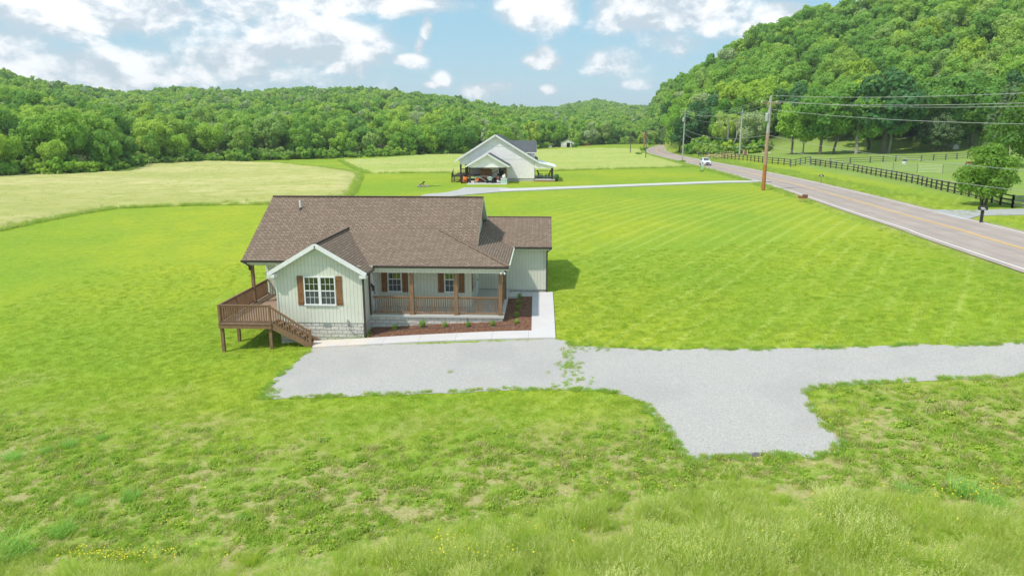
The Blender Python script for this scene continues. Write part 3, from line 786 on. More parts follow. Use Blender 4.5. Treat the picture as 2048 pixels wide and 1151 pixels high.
rf.slab([(-4.03, 45.3, zg(45.3)), (.48, 45.3, zg(45.3)), (.48, 49.3, 3.66), (-4.03, 49.3, 3.66)], .14)
rf.bar((-4.0, 45.3, zg(45.3) + .01), (.48, 45.3, zg(45.3) + .01), .24, .03, 0)
WX = -11.45; wz = lambda x: 5.0 - .6 * abs(x - WX)
rf.slab([(WX, 33.66, 5.0), (WX, 39.45, 5.0), (-13.95, 37.0, wz(-13.95)), (-13.95, 33.66, wz(-13.95))], .12)
rf.slab([(WX, 33.66, 5.0), (-8.95, 33.66, wz(-8.95)), (-8.95, 34.95, wz(-8.95)), (WX, 39.45, 5.0)], .12)
rf.bar((WX, 33.62, 5.02), (WX, 39.5, 5.02), .26, .045, 0)
roof = rf.build('roof', RM, house)
vp = MB(); vp.tube([(-14.7, 41.04, 5.85), (-14.7, 41.04, 6.42)], .05, 10); vp.tube([(-14.7, 41.04, 5.85), (-14.7, 41.04, 5.99)], [.14, .065], 10, 1)
vp.build('vent_pipe', ['white_trim', 'dark_metal'], roof)

tr = MB()      # white rake boards and returns of the front wing
for sx in (-1, 1):
    xe = WX + sx * 2.52
    tr.poly([(WX, 33.64, 4.99), (xe, 33.64, wz(xe)), (xe, 33.64, wz(xe) - .21), (WX, 33.64, 4.76)][::-sx])
    tr.bar((WX, 33.61, 4.895), (xe, 33.61, wz(xe) - .085), .06, .205)
    tr.box(min(xe, xe - sx * .34), max(xe, xe - sx * .34), 33.60, 34.02, wz(xe) - .26, wz(xe) - .09)
    tr.poly([(WX, 33.66, 4.87), (xe, 33.66, wz(xe) - .125), (xe, 34.0, wz(xe) - .125), (WX, 34.0, 4.87)])
tr.build('rake_board', 'white_trim', house)
fa = MB()      # fascia, soffit and beams
fa.box(-8.95, EX, 35.16, 35.19, 3.40, 3.50); fa.box(EX - .03, EX, 35.19, 41.2, 3.40, 3.50)
fa.box(XL, -13.9, 36.98, 37.01, 3.28, 3.37); fa.box(-1.78, .46, 41.31, 41.34, 3.44, 3.53)
split_build(fa, 'fascia', 'pale_trim', house)
so = MB()
so.box(-9.2, EX - .03, 35.2, 37.28, 3.385, 3.40); so.box(-3.98, EX - .03, 37.28, 41.7, 3.385, 3.40); so.box(-1.78, .46, 41.35, 41.74, 3.43, 3.45)
so.box(XL + .02, -13.72, 37.02, 39.38, 3.33, 3.35)
split_build(so, 'soffit', 'soffit', house)
bm_ = MB(); bm_.box(-9.2, -2.12, 35.40, 35.62, 3.19, 3.38); bm_.box(-2.34, -2.12, 35.64, 41.7, 3.19, 3.38)
bm_.box(-16.5, -13.72, 37.2, 37.42, 3.17, 3.32); bm_.box(-16.5, -16.28, 37.43, 39.35, 3.17, 3.32)
split_build(bm_, 'porch_beam', 'sage_siding', house)

gt = MB()
gt.box(-8.93, EX + .02, 35.03, 35.155, 3.50, 3.62); gt.box(XL - .02, -13.97, 36.85, 36.975, 3.39, 3.51); gt.box(-1.78, .50, 41.18, 41.305, 3.54, 3.66)
gt.box(-8.95, -8.83, 33.7, 35.03, 3.39, 3.50); gt.box(-14.07, -13.95, 33.7, 36.9, 3.38, 3.5); gt.box(EX + .0, EX + .05, 35.1, 41.2, 3.51, 3.61, 1)
split_build(gt, 'gutter', ['gutter_brown', 'pale_trim'], house)
def downspout(pts, w_=.085):
    d = MB()
    for a, c in zip(pts[:-1], pts[1:]): d.bar(a, c, w_, w_)
    return d.build('downspout', 'gutter_brown', house)
downspout([(-8.88, 33.85, 3.42), (-9.1, 33.92, 3.22), (-9.17, 33.93, 3.1), (-9.17, 33.93, .06), (-9.12, 33.8, .02)])
downspout([(.42, 41.25, 3.56), (.2, 41.66, 3.30), (.2, 41.68, .80), (.26, 41.5, .76)])
downspout([(-16.6, 36.9, 3.40), (-16.42, 37.12, 3.15), (-16.42, 37.18, 2.9)])
downspout([(-9.19, 35.25, 3.45), (-9.19, 35.3, .9)], .07)

def window(x0, x1, z0, z1, face, axis='y', sashes=1, grid=(3, 2), sgn=-1):
    """double-hung window on a wall: face = wall plane; sgn = outward direction"""
    def P(u, d, z): return (u, face + sgn * d, z) if axis == 'y' else (face + sgn * d, u, z)
    def bx(mb, u0, u1, d0, d1, a, c, m=0):
        p, q = P(u0, d0, a), P(u1, d1, c); mb.box(min(p[0], q[0]), max(p[0], q[0]), min(p[1], q[1]), max(p[1], q[1]), a, c, m)
    f = MB(); fw_ = .055
    bx(f, x0, x1, .004, .055, z1 - fw_, z1); bx(f, x0 - .02, x1 + .02, .004, .075, z0 - .02, z0 + fw_)
    bx(f, x0, x0 + fw_, .004, .055, z0 + fw_, z1 - fw_); bx(f, x1 - fw_, x1, .004, .055, z0 + fw_, z1 - fw_)
    wd = (x1 - x0) / sashes; zmid = (z0 + z1) / 2 - .0
    for k in range(1, sashes): bx(f, x0 + k * wd - .07, x0 + k * wd + .07, .004, .06, z0 + fw_, z1 - fw_)
    fr = f.build('window', 'white_trim', house)
    for k in range(sashes):
        a = x0 + k * wd + (.07 if k else fw_); c = x0 + (k + 1) * wd - (.07 if k < sashes - 1 else fw_)
        up_ = MB(); bx(up_, a, c, .006, .014, zmid, z1 - fw_); up_.build('pane', 'window_glass', fr)
        lo = MB(); bx(lo, a, c, .006, .012, z0 + fw_, zmid); lo.build('screen', 'window_screen', fr)
        mu = MB(); bx(mu, a, c, .014, .045, zmid - .028, zmid + .028)
        for (p, q) in ((z0 + fw_, zmid), (zmid, z1 - fw_)):
            for i in range(1, grid[0]): u = a + (c - a) * i / grid[0]; bx(mu, u - .009, u + .009, .016, .026, p, q)
            for i in range(1, grid[1]): zz = p + (q - p) * i / grid[1]; bx(mu, a, c, .015, .027, zz - .009, zz + .009)
        mu.build('muntin', 'white_trim', fr)
    return fr
def shutter(x0, x1, z0, z1, face, axis='y', sgn=-1):
    m = MB(); n = 4; wd = (x1 - x0) / n
    def bx(u0, u1, d0, d1, a, c):
        if axis == 'y': m.box(u0, u1, face + sgn * max(d0, d1), face + sgn * min(d0, d1), a, c)
        else: m.box(min(face + sgn * d0, face + sgn * d1), max(face + sgn * d0, face + sgn * d1), u0, u1, a, c)
    for i in range(n): bx(x0 + i * wd + .004, x0 + (i + 1) * wd - .004, .005, .028, z0, z1)
    for zz in (z0 + .13, z1 - .13 - .09): bx(x0, x1, .028, .05, zz, zz + .09)
    m.build('shutter', 'shutter_brown', house)
window(-12.26, -10.63, 1.74, 3.24, 34, sashes=2)
shutter(-12.61, -12.29, 1.72, 3.27, 34); shutter(-10.60, -10.28, 1.72, 3.27, 34)
window(-8.68, -7.90, 1.72, 3.17, 37.3); shutter(-9.04, -8.71, 1.70, 3.19, 37.3); shutter(-7.87, -7.54, 1.70, 3.19, 37.3)
window(-5.50, -4.74, 1.72, 3.17, 37.3); shutter(-5.86, -5.53, 1.70, 3.19, 37.3); shutter(-4.71, -4.38, 1.70, 3.19, 37.3)
window(37.9, 38.7, 1.72, 3.17, -4.0, 'x', 1, (3, 2), 1); shutter(37.54, 37.86, 1.70, 3.19, -4, 'x', 1); shutter(38.74, 39.06, 1.70, 3.19, -4, 'x', 1)
def door(u0, u1, z0, z1, face, sgn, glazed=False):
    m = MB(); X = lambda d: (face + sgn * d)
    def bx(mb, a, c, d0, d1, p, q, mm=0): mb.box(min(X(d0), X(d1)), max(X(d0), X(d1)), a, c, p, q, mm)
    bx(m, u0 - .09, u0, .004, .05, z0, z1 + .09); bx(m, u1, u1 + .09, .004, .05, z0, z1 + .09); bx(m, u0, u1, .004, .05, z1, z1 + .09)
    bx(m, u0, u1, .004, .03, z0, z1)
    for p, q in ((z0 + .2, z0 + .8), (z0 + 1.0, z1 - .2)):
        for a, c in ((u0 + .1, (u0 + u1) / 2 - .05), ((u0 + u1) / 2 + .05, u1 - .1)): bx(m, a, c, .03, .042, p, q)
    d = m.build('door', 'white_trim', house)
    h = MB(); h.ball((X(.09), u0 + .09, z0 + 1.0), .04, 8); h.build('handle', 'dark_metal', d)
door(39.75, 40.65, .92, 2.95, -4.0, 1)
door(36.05, 36.95, .92, 2.95, -9.25, 1)
lt = MB(); lt.box(-9.24, -9.16, 35.72, 35.78, 2.35, 2.5); lt.tube([(-9.12, 35.75, 2.1), (-9.12, 35.75, 2.4)], [.06, .075], 6); lt.build('wall_lantern', 'dark_metal', house)
cv_ = MB(); cv_.box(-11.38, -11.0, 33.995, 34.025, .60, .78)
for i in range(6): cv_.box(-11.36 + i * .06, -11.335 + i * .06, 33.985, 33.996, .615, .765)
cv_.build('foundation_vent', 'grey_metal', house)
mb_ = MB(); mb_.box(-10.13, -10.01, 33.92, 33.995, .78, .92); mb_.tube([(-10.07, 33.93, .90), (-10.07, 33.93, .99)], .03, 6); mb_.build('outlet_box', 'grey_metal', house)
cb = MB(); q = [Vector((-10.07, 33.96, .78)), Vector((-10.02, 33.95, .5)), Vector((-9.8, 33.94, .28)), Vector((-9.55, 33.93, .13)), Vector((-9.3, 33.9, .06))]
cb.tube(q, .013, 5); cb.build('cable', 'cable', house)
def flood(x, y, z):
    f = MB(); f.box(x - .05, x + .05, y - .03, y + .03, z - .03, z + .03)
    for s in (-1, 1): f.tube([(x + s * .04, y - .02, z), (x + s * .08, y - .07, z - .06), (x + s * .11, y - .13, z - .12)], [.02, .035, .055], 8)
    f.build('flood_light', 'white_trim', house)
flood(-2.12, 35.2, 3.35); flood(-13.82, 33.85, 3.22)

# porch
ps = MB(); ps.box(-9.24, -2.08, 35.33, 37.29, .78, .90); ps.box(-3.99, -2.08, 37.29, 41.74, .78, .90); porch = ps.build('porch_floor', 'porch_concrete', house)
st_ = MB(); st_.box(-2.07, -1.45, 40.35, 41.7, .4, .80); st_.build('step', 'porch_concrete', porch)
def post(x, y, z0, z1, w_, m, parent, name='porch_column'):
    p = MB(); p.box(x - w_ / 2, x + w_ / 2, y - w_ / 2, y + w_ / 2, z0, z1)
    if name == 'porch_column':
        p.box(x - w_ / 2 - .015, x + w_ / 2 + .015, y - w_ / 2 - .015, y + w_ / 2 + .015, z0, z0 + .10)
    return p.build(name, m, parent)
PCX = [-6.99, -4.62, -2.27]
for x in PCX: post(x, 35.5, .90, 3.19, .20, 'porch_wood', house)
post(-2.27, 39.3, .90, 3.19, .20, 'porch_wood', house)
def railing(p0, p1, z0b, z0t, m, parent, z1b=None, z1t=None, sp=.118, bw=.035, rw=.085):
    """bottom and top rail with square balusters; heights may differ at both ends (stairs)"""
    z1b = z0b if z1b is None else z1b; z1t = z0t if z1t is None else z1t
    r = MB(); a = Vector((p0[0], p0[1], 0)); c = Vector((p1[0], p1[1], 0)); L = (c - a).length
    r.bar((a.x, a.y, z0t), (c.x, c.y, z1t), rw, .045); r.bar((a.x, a.y, z0t - .055), (c.x, c.y, z1t - .055), .04, .06)
    r.bar((a.x, a.y, z0b), (c.x, c.y, z1b), .045, .07)
    n = int(L / sp)
    for i in range(1, n):
        t = i / n; p = a.lerp(c, t); zb_ = z0b + (z1b - z0b) * t; zt = z0t + (z1t - z0t) * t - .06
        r.box(p.x - bw / 2, p.x + bw / 2, p.y - bw / 2, p.y + bw / 2, zb_, zt)
    return r.build('railing', m, parent)
xs = [-9.2] + PCX
for a, c in zip(xs[:-1], xs[1:]): railing((a + .10, 35.5), (c - .10, 35.5), 1.00, 1.86, 'porch_wood', house)
railing((-2.27, 35.6), (-2.27, 39.2), 1.00, 1.86, 'porch_wood', house)

# deck with stairs
dk = MB()
dk.box(-16.43, -13.71, 33.0, 39.38, .965, 1.0); deck = dk.build('deck', 'deck_floor', house)
df = MB(); df.box(-16.42, -13.70, 32.96, 32.998, .72, .975); df.box(-16.42, -16.38, 33.0, 39.38, .72, .963); df.box(-13.73, -13.70, 33.0, 34.0, .72, .963)
for yy in np.arange(33.4, 39.3, .6): df.box(-16.38, -13.74, yy, yy + .04, .76, .962)
df.box(-16.45, -13.68, 32.93, 32.96, .94, .985)
df.build('deck_joist', 'deck_brown', deck)
for x, y, zt in ((-16.33, 33.12, .75), (-13.82, 33.12, .75), (-16.33, 34.95, .76), (-16.33, 37.3, .76)):
    g0 = tz(x, y); post(x, y, g0 - .2, zt, .15, 'deck_brown', deck, 'deck_post')
post(-16.33, 37.3, 1.0, 3.17, .16, 'deck_brown', deck, 'roof_post')
for x, y in ((-16.36, 33.05), (-13.78, 33.05), (-16.36, 34.95)): post(x, y, .99, 1.95, .12, 'deck_brown', deck, 'newel_post')
railing((-16.3, 33.05), (-13.84, 33.05), 1.09, 1.92, 'deck_brown', deck, bw=.052)
railing((-16.36, 33.1), (-16.36, 34.9), 1.09, 1.92, 'deck_brown', deck, bw=.052); railing((-16.36, 35.0), (-16.36, 37.22), 1.09, 1.92, 'deck_brown', deck, bw=.052); railing((-16.36, 37.38), (-16.36, 39.35), 1.09, 1.92, 'deck_brown', deck, bw=.052)
s_ = MB(); x0, x1, zt, zb2 = -13.70, -11.72, 1.0, -.20; n = 7
for i in range(n):
    zz = zt - (i + 1) * (zt - zb2) / (n + 0.0) + .02; xx = x0 + i * (x1 - x0) / n
    s_.box(xx - .02, xx + .30, 33.04, 33.96, zz - .045, zz)
for y in (33.0, 33.96): s_.bar((x0, y + .02, .84), (x1 + .12, y + .02, zb2 - .05), .04, .28)
stairs = s_.build('stairs', 'deck_brown', deck)
post(-11.78, 33.03, -.4, .70, .12, 'deck_brown', deck, 'newel_post')
railing((-13.72, 33.03), (-11.84, 33.03), 1.06, 1.88, 'deck_brown', deck, -.09, .64, bw=.045)

# shrubs and irrigation tube in the mulch bed
def shrub(p, r, label, seed):
    t = thing('shrub', label, 'shrub', tuple(p), 'small evergreen shrubs in the mulch bed')
    rs = random.Random(seed); m = MB()
    for i in range(230):
        d = Vector((rs.gauss(0, 1), rs.gauss(0, 1), rs.gauss(0, 1))).normalized(); c = Vector(p) + Vector((d.x * r * .8, d.y * r * .8, r * .95 + d.z * r)) * (1) + Vector((rs.uniform(-.03, .03),) * 3)
        a = (d + Vector((rs.uniform(-1, 1), rs.uniform(-1, 1), rs.uniform(-.5, 1)))).normalized(); u = a.orthogonal().normalized() * r * .22; w_ = a.cross(u).normalized() * r * .13
        m.poly([c - u, c - w_, c + u, c + w_])
    m.build('foliage', 'bush_leaf', t)
    s = MB(); s.tube([Vector(p) + Vector((0, 0, -.03)), Vector(p) + Vector((0, 0, r * 1.4))], [.018, .008], 5)
    for k in range(4): a = k * 1.6; s.tube([Vector(p) + Vector((0, 0, r * .3)), Vector(p) + Vector((math.cos(a) * r * .5, math.sin(a) * r * .5, r))], [.01, .005], 4)
    s.build('stem', 'bark', t)
SH = [((790, 661), 'small light green shrub nearest the house wing in the mulch bed', .15), ((845, 656), 'tallest narrow shrub, second from the house wing in the mulch bed', .15), ((890.5, 655.5), 'round green shrub in front of the porch between the first two porch columns', .14),
      ((936, 655), 'round green shrub just right of the middle porch column in the mulch bed', .14), ((985, 653), 'round shrub below the last porch railing, near the bed corner', .14), ((1033, 649), 'light green shrub at the outer front corner of the mulch bed', .13),
      ((1033, 635), 'shrub beside the porch end, second behind the bed corner', .14), ((1037, 620), 'shrub in the middle of the mulch strip beside the porch end', .13), ((1037.5, 608.5), 'shrub beside the walk, next to last before the garage', .13), ((1039, 597.5), 'dark green shrub at the back of the mulch bed nearest the garage wall', .14)]
tube_pts = []
for i, ((px, py), lb, r) in enumerate(SH):
    p = G(px, py); z = tz(*p) + .06; shrub((p[0], p[1], z), r * (1.25 if i == 1 else 1), lb, i); tube_pts.append(Vector((p[0], p[1] - .14 + (.0 if i < 6 else .14), z + .015)))
    if i >= 6: tube_pts[-1].x -= .14
tb = MB(); tb.tube([Vector((-9.1, 34.05, .1))] + tube_pts[:6], .012, 5); tag(tb.build('drip_hose', 'cable', None), 'thin dark drip hose lying along the shrubs in the mulch', 'hose')

# ------------------------------------------------------------------ white farmhouse behind
PW = G(1068.5, 362.7); YW = PW[1]; XR = PW[0]; GZ = tz(XR - 6, YW)
sc = (YW - 0) / FPX
def wx(px): d = ray(px, 340); return d[0] / d[1] * YW
def wz_(px, py, Y=None): Y = Y or YW; d = ray(px, py); return CAMH + d[2] / d[1] * Y
XL2 = wx(917); XC = wx(991.4)
eZ = wz_(1068, 317.5); rZ = wz_(991, 269.0); LEN = 13.0
wh = thing('farmhouse', 'white farmhouse with dark grey roof, open carport and side porch beyond the lawn', 'house', ((XL2 + XR) / 2, YW + 5, GZ))
sl = (rZ - eZ) / (XR - XC)
m = MB()
cutx = XL2 + 3.9
m.poly([(XL2 + .2, YW, GZ + 2.55), (cutx, YW, GZ + 2.55), (cutx, YW, GZ + .5), (XR, YW, GZ + .5), (XR, YW, eZ - .1), (XC, YW, rZ - .15), (XL2 + .2, YW, eZ - .1)])
m.poly([(XR, YW, GZ + .5), (XR, YW + LEN, GZ + .5), (XR, YW + LEN, eZ), (XR, YW, eZ)]); m.poly([(cutx, YW + LEN, GZ + .5), (cutx, YW, GZ + .5), (cutx, YW, eZ), (cutx, YW + LEN, eZ)])
m.build('wall', 'white_siding', wh)
m = MB(); m.box(cutx, XR - .02, YW + .03, YW + LEN, GZ - .5, GZ + .5); m.build('foundation', 'split_block', wh)
m = MB(); e1 = XR + .45; e0 = XL2 - .45; z1 = eZ - sl * .45; Y0 = YW - .4; Y1 = YW + LEN + .4
m.slab([(XC, Y0, rZ), (e1, Y0, z1), (e1, Y1, z1), (XC, Y1, rZ)], .15); m.slab([(XC, Y0, rZ), (XC, Y1, rZ), (e0, Y1, z1), (e0, Y0, z1)], .15)
# cross gable facing right
dz = wz_(1050, 281, YW + 5.5); dxr = (ray(1073, 300)[0] / ray(1073, 300)[1]) * (YW + 4)
ez2 = wz_(1065, 304.5, YW + 2.6)
m.slab([(XC + 1.2, YW + 2.2, ez2), (dxr, YW + 2.2, ez2), (dxr, YW + 5.5, dz), (XC + .8, YW + 5.5, dz)], .15)
m.slab([(XC + .8, YW + 5.5, dz), (dxr, YW + 5.5, dz), (dxr, YW + 8.8, ez2), (XC + 1.2, YW + 8.8, ez2)], .15)
m.build('roof', ['grey_shingle', 'white_trim'], wh)
m = MB(); m.poly([(XR - 4, YW + 2.5, ez2 - 3), (dxr - .3, YW + 2.5, ez2 - 3), (dxr - .3, YW + 2.5, ez2 - .1), (XR - 4, YW + 2.5, ez2 - .1)])
m.poly([(dxr - .3, YW + 2.5, ez2 - 3), (dxr - .3, YW + 8.5, ez2 - 3), (dxr - .3, YW + 8.5, ez2), (dxr - .3, YW + 5.5, dz - .2), (dxr - .3, YW + 2.5, ez2)])
m.build('dormer', 'white_siding', wh)
m = MB()
for sx, xe in ((1, e1), (-1, e0)):
    m.bar((XC, Y0 - .03, rZ - .1), (xe, Y0 - .03, z1 - .1), .06, .26)
m.box(XL2 + .2, XR, YW - .02, YW - .004, GZ + .46, GZ + .56); m.box(XC - 2.6, XC + 2.6, YW - .03, YW - .004, rZ - 1.75, rZ - 1.67); m.box(XR - 5.5, XR, YW - .03, YW - .004, eZ - .05, eZ + .02)
m.build('rake_board', 'white_trim', wh)
# side porch (right)
pz1 = eZ - .35; xpo = XR + 3.3; pz2 = pz1 - .85
m = MB(); m.slab([(XR + .02, YW - .3, pz1), (xpo, YW - .3, pz2), (xpo, YW + 9, pz2), (XR + .02, YW + 9, pz1)], .1); m.build('porch_roof', ['white_trim', 'white_trim'], wh)
m = MB(); m.poly([(XR + .03, YW - .1, pz1 - .12), (XR + .03, YW - .1, pz1 - 1.05), (xpo - .3, YW - .1, pz1 - 1.05), (xpo - .3, YW - .1, pz2 - .08)]); m.build('porch_gable', 'white_siding', wh)
m = MB(); m.box(XR + .03, xpo - .1, YW, YW + 9, GZ + .1, GZ + .35); m.build('porch_floor', 'concrete', wh)
m = MB(); m.box(XR + .05, xpo - .2, YW - .16, YW - .03, GZ - .05, GZ + .16); m.build('brick_edging', 'brick_red', wh)
for yy in (.15, 4.5, 8.8): post(xpo - .55, YW + yy, GZ + .35, pz2 - .1, .3, 'dark_wood', wh)
# rear left deck
m = MB(); m.box(XL2 - .8, cutx - .02, YW - .1, YW + 7, GZ + .75, GZ + .92); m.build('deck', 'dark_wood', wh)
post(XL2 + .35, YW + .1, GZ - .1, GZ + 2.55, .25, 'dark_wood', wh, 'porch_column'); post(XL2 + .9, YW + 3.5, GZ, GZ + 2.9, .5, 'dark_wood', wh, 'porch_column')
railing((XL2 + .3, YW + .0), (cutx - .1, YW + .0), GZ + 1.05, GZ + 1.9, 'dark_wood', wh, sp=.16, bw=.06)
for x in (XL2 - .7, XL2 + .6, XL2 + 1.8, cutx - .3): post(x, YW - .05, GZ - .3, GZ + .8, .16, 'dark_wood', wh, 'deck_post')
railing((XL2 - .85, YW - 1.4), (XL2 - .75, YW - .1), GZ + .4, GZ + 1.2, 'dark_wood', wh, GZ + 1.0, GZ + 1.85, sp=.2, bw=.06)
post(XL2 - .85, YW - 1.4, GZ - .2, GZ + 1.35, .16, 'dark_wood', wh, 'newel_post')
m = MB()
for i in range(4): m.box(XL2 - .7, XL2 + .6, YW - 1.5 + i * .33, YW - 1.2 + i * .33, GZ + .05 + i * .2, GZ + .12 + i * .2)
m.build('stairs', 'dark_wood', wh)
# carport
YC = G(975, 367.3)[1]; 
def cx(px): d = ray(px, 350); return d[0] / d[1] * YC
def cz(px, py): d = ray(px, py); return CAMH + d[2] / d[1] * YC
ca, cb_, cc = cx(932.8), cx(975.4), cx(1017.4); crz = cz(975.4, 306.8); cez = cz(1017, 332.2); cbz = cz(975, 334.7)
CG = tz(cb_, YC)
m = MB(); m.slab([(cb_, YC - .4, crz), (cc + .1, YC - .4, cez), (cc + .1, YW, cez), (cb_, YW, crz)], .14); m.slab([(cb_, YC - .4, crz), (cb_, YW, crz), (ca - .1, YW, cez), (ca - .1, YC - .4, cez)], .14)
m.build('carport_roof', ['grey_shingle', 'white_trim'], wh)
m = MB(); m.poly([(ca + .35, YC, cbz), (cc - .35, YC, cbz), (cc - .35, YC, cez), (cb_, YC, crz - .15), (ca + .35, YC, cez)]); m.box(ca + .3, cc - .3, YC + .01, YC + .2, cbz - .02, cbz + .25); m.build('carport_gable', 'white_siding', wh)
m = MB(); m.bar((cb_, YC - .43, crz - .09), (cc + .1, YC - .43, cez - .09), .06, .22); m.bar((cb_, YC - .43, crz - .09), (ca - .1, YC - .43, cez - .09), .06, .22); m.build('rake_board', 'white_trim', wh)
m = MB(); m.box(ca + .2, cc - .2, YC - 1.6, YW - .02, CG - .3, CG + .10); m.build('carport_floor', 'concrete', wh)
for x in (ca + .5, cc - .5): post(x, YC + .1, CG + .1, cbz, .26, 'dark_wood', wh)
m = MB(); xd = cx(1001); m.box(xd - .55, xd + .45, YW - .03, YW - .003, GZ + .62, GZ + 2.75); d_ = m.build('door', 'dark_wood', wh)
m = MB(); m.box(xd - .35, xd + .25, YW - .045, YW - .031, GZ + 1.4, GZ + 2.6); m.build('pane', 'window_glass', d_)
m = MB(); m.poly([(XL2 + 1.6, YW + 3, GZ + .92), (cutx, YW + 3, GZ + .92), (cutx, YW + 3, GZ + 2.9), (XL2 + 1.6, YW + 3, GZ + 2.9)]); m.box(XL2 + 2.6, XL2 + 3.2, YW + 2.95, YW + 2.99, GZ + 1.4, GZ + 2.6); m.build('porch_wall', 'white_siding', wh)
m = MB()
for i in range(4): m.box(xd - 2.0 + i * .3, xd - 1.68 + i * .3, YW - 1.1, YW - .1, CG + .1, CG + .2 + i * .15)
m.bar((xd - 2.0, YW - 1.1, CG + 1.0), (xd - .7, YW - 1.1, CG + 1.65), .06, .08); m.bar((xd - 2.0, YW - 1.1, CG + .1), (xd - 2.0, YW - 1.1, CG + 1.05), .07, .07); m.bar((xd - .75, YW - 1.1, CG + .1), (xd - .75, YW - 1.1, CG + 1.65), .07, .07)
m.build('entry_steps', 'dark_wood', wh)

# things in the carport
CF = CG + .10
def cabinet(x, y):
    t = thing('cabinet', 'brown wooden hutch standing against the carport back wall', 'cabinet', (x, y, CF))
    m = MB(); m.box(x - .85, x + .85, y - .25, y + .25, CF, CF + 1.75); m.box(x - .9, x + .9, y - .3, y + .28, CF + 1.75, CF + 1.85)
    m.poly([(x - .85, y - .27, CF + 1.85), (x + .85, y - .27, CF + 1.85), (x + .4, y - .27, CF + 2.0), (x - .4, y - .27, CF + 2.0)]); m.build('body', 'cabinet_wood', t)
    m = MB()
    for a in (-.8, .05): m.box(x + a, x + a + .75, y - .29, y - .252, CF + .1, CF + 1.65)
    m.build('cabinet_door', 'shutter_brown', t)
cabinet(cx(970), YC + 2.6)
def atv(x, y, z):
    t = thing('quad_bike', 'dark green and black quad bike parked facing out of the carport', 'quad bike', (x, y, z))
    for sx in (-.42, .42):
        for sy in (-.6, .6):
            m = MB(); m.tube([(x + sx - .12, y + sy, z + .30), (x + sx + .12, y + sy, z + .30)], .30, 14); w_ = m.build('wheel', 'rubber', t)
            m = MB(); m.tube([(x + sx - .13, y + sy, z + .30), (x + sx + .13, y + sy, z + .30)], .15, 10); m.build('rim', 'grey_metal', w_)
    m = MB(); m.bar((x, y - .75, z + .55), (x, y + .8, z + .6), .55, .3); m.ball((x, y - .35, z + .78), .33, 10, 0, (1, 1.1, .6)); m.build('body', 'mint_plastic', t)
    m = MB(); m.bar((x, y - .05, z + .9), (x, y + .65, z + .9), .32, .16); m.build('seat', 'rubber', t)
    for ys in ((-.85, -.6, -.35), (.55, .68, .8)):
        m = MB()
        for yy in ys: m.bar((x - .42, y + yy, z + .88), (x + .42, y + yy, z + .88), .04, .04)
        for xx in (-.42, .42): m.bar((x + xx, y + ys[0], z + .88), (x + xx, y + ys[-1], z + .88), .05, .05)
        m.build('cargo_rack', 'grey_metal', t)
    m = MB(); m.bar((x - .4, y - .15, z + 1.15), (x + .4, y - .15, z + 1.15), .05, .05); m.bar((x, y - .3, z + .8), (x, y - .15, z + 1.15), .05, .05); m.build('handlebar', 'black_paint', t)
    for xx in (-.3, .3): m = MB(); m.ball((x + xx, y - .8, z + .72), .08, 8); m.build('headlight', 'white_plastic', t)
atv(cx(980), YC + .4, CF)
def mower(x, y, z, label, paint):
    t = thing('riding_mower', label, 'mower', (x, y, z))
    m = MB(); m.bar((x, y - .8, z + .62), (x, y + .1, z + .7), .62, .45); m.ball((x, y - .75, z + .62), .3, 10, 0, (1, .6, .8)); m.build('bonnet', paint, t)
    m = MB(); m.box(x - .6, x + .6, y - .35, y + .55, z + .12, z + .32); m.build('mowing_deck', paint, t)
    m = MB(); m.bar((x, y + .35, z + .75), (x, y + .85, z + .75), .5, .12); m.bar((x, y + .85, z + .75), (x, y + .95, z + 1.25), .5, .1, 0, (0, 1, 0)); m.build('seat', 'rubber', t)
    m = MB(); m.tube([(x, y + .05, z + .9), (x, y + .2, z + 1.15)], .03, 6); m.tube([(x, y + .18, z + 1.14), (x, y + .22, z + 1.18)], .2, 12); m.build('steering_wheel', 'black_paint', t)
    for sx, sy, r in ((-.48, -.65, .22), (.48, -.65, .22), (-.5, .65, .3), (.5, .65, .3)):
        m = MB(); m.tube([(x + sx - .12, y + sy, z + r), (x + sx + .12, y + sy, z + r)], r, 14); w_ = m.build('wheel', 'rubber', t)
        m = MB(); m.tube([(x + sx - .13, y + sy, z + r), (x + sx + .13, y + sy, z + r)], r * .5, 10); m.build('rim', 'white_plastic', w_)
mower(cx(997), YC + .9, CF, 'dark red riding mower parked in the right half of the carport', 'red_paint')
px_ = G(931, 366); mower(px_[0], px_[1], tz(*px_), 'orange riding mower on the grass beside the carport', 'orange_paint')
def wagon(x, y, z):
    t = thing('garden_cart', 'orange garden cart with pale tub at the left of the carport', 'cart', (x, y, z))
    m = MB(); m.slab([(x - .28, y - .25, z + .6), (x + .28, y - .25, z + .6), (x + .28, y + .25, z + .6), (x - .28, y + .25, z + .6)], .3); m.bar((x + .2, y - .4, z + .5), (x + .5, y - .4, z + 1.05), .04, .04); m.build('tub', ['orange_paint', 'orange_paint'], t)
    m = MB(); m.ball((x - .05, y, z + .86), .22, 8, 0, (1, 1, .6)); m.build('load', 'mint_plastic', t)
    for a in (-.3, .3): m = MB(); m.tube([(x + a - .04, y - .2, z + .18), (x + a + .04, y - .2, z + .18)], .18, 12); m.build('wheel', 'rubber', t)
wagon(cx(953), YC + .5, CF)
def crossframe(x, y, z):
    t = thing('folding_stand', 'folding x shaped stand in front of the wooden hutch', 'stand', (x, y, z))
    for yy in (-.35, .35):
        for s in (-1, 1): m = MB(); m.bar((x - .7 * s, y + yy, z), (x + .7 * s, y + yy, z + .95), .06, .06); m.build('leg', 'red_paint' if s > 0 else 'grey_metal', t)
    m = MB(); m.box(x - .75, x + .75, y - .4, y + .4, z + .93, z + .98); m.build('top', 'grey_metal', t)
crossframe(cx(966), YC + .7, CF)
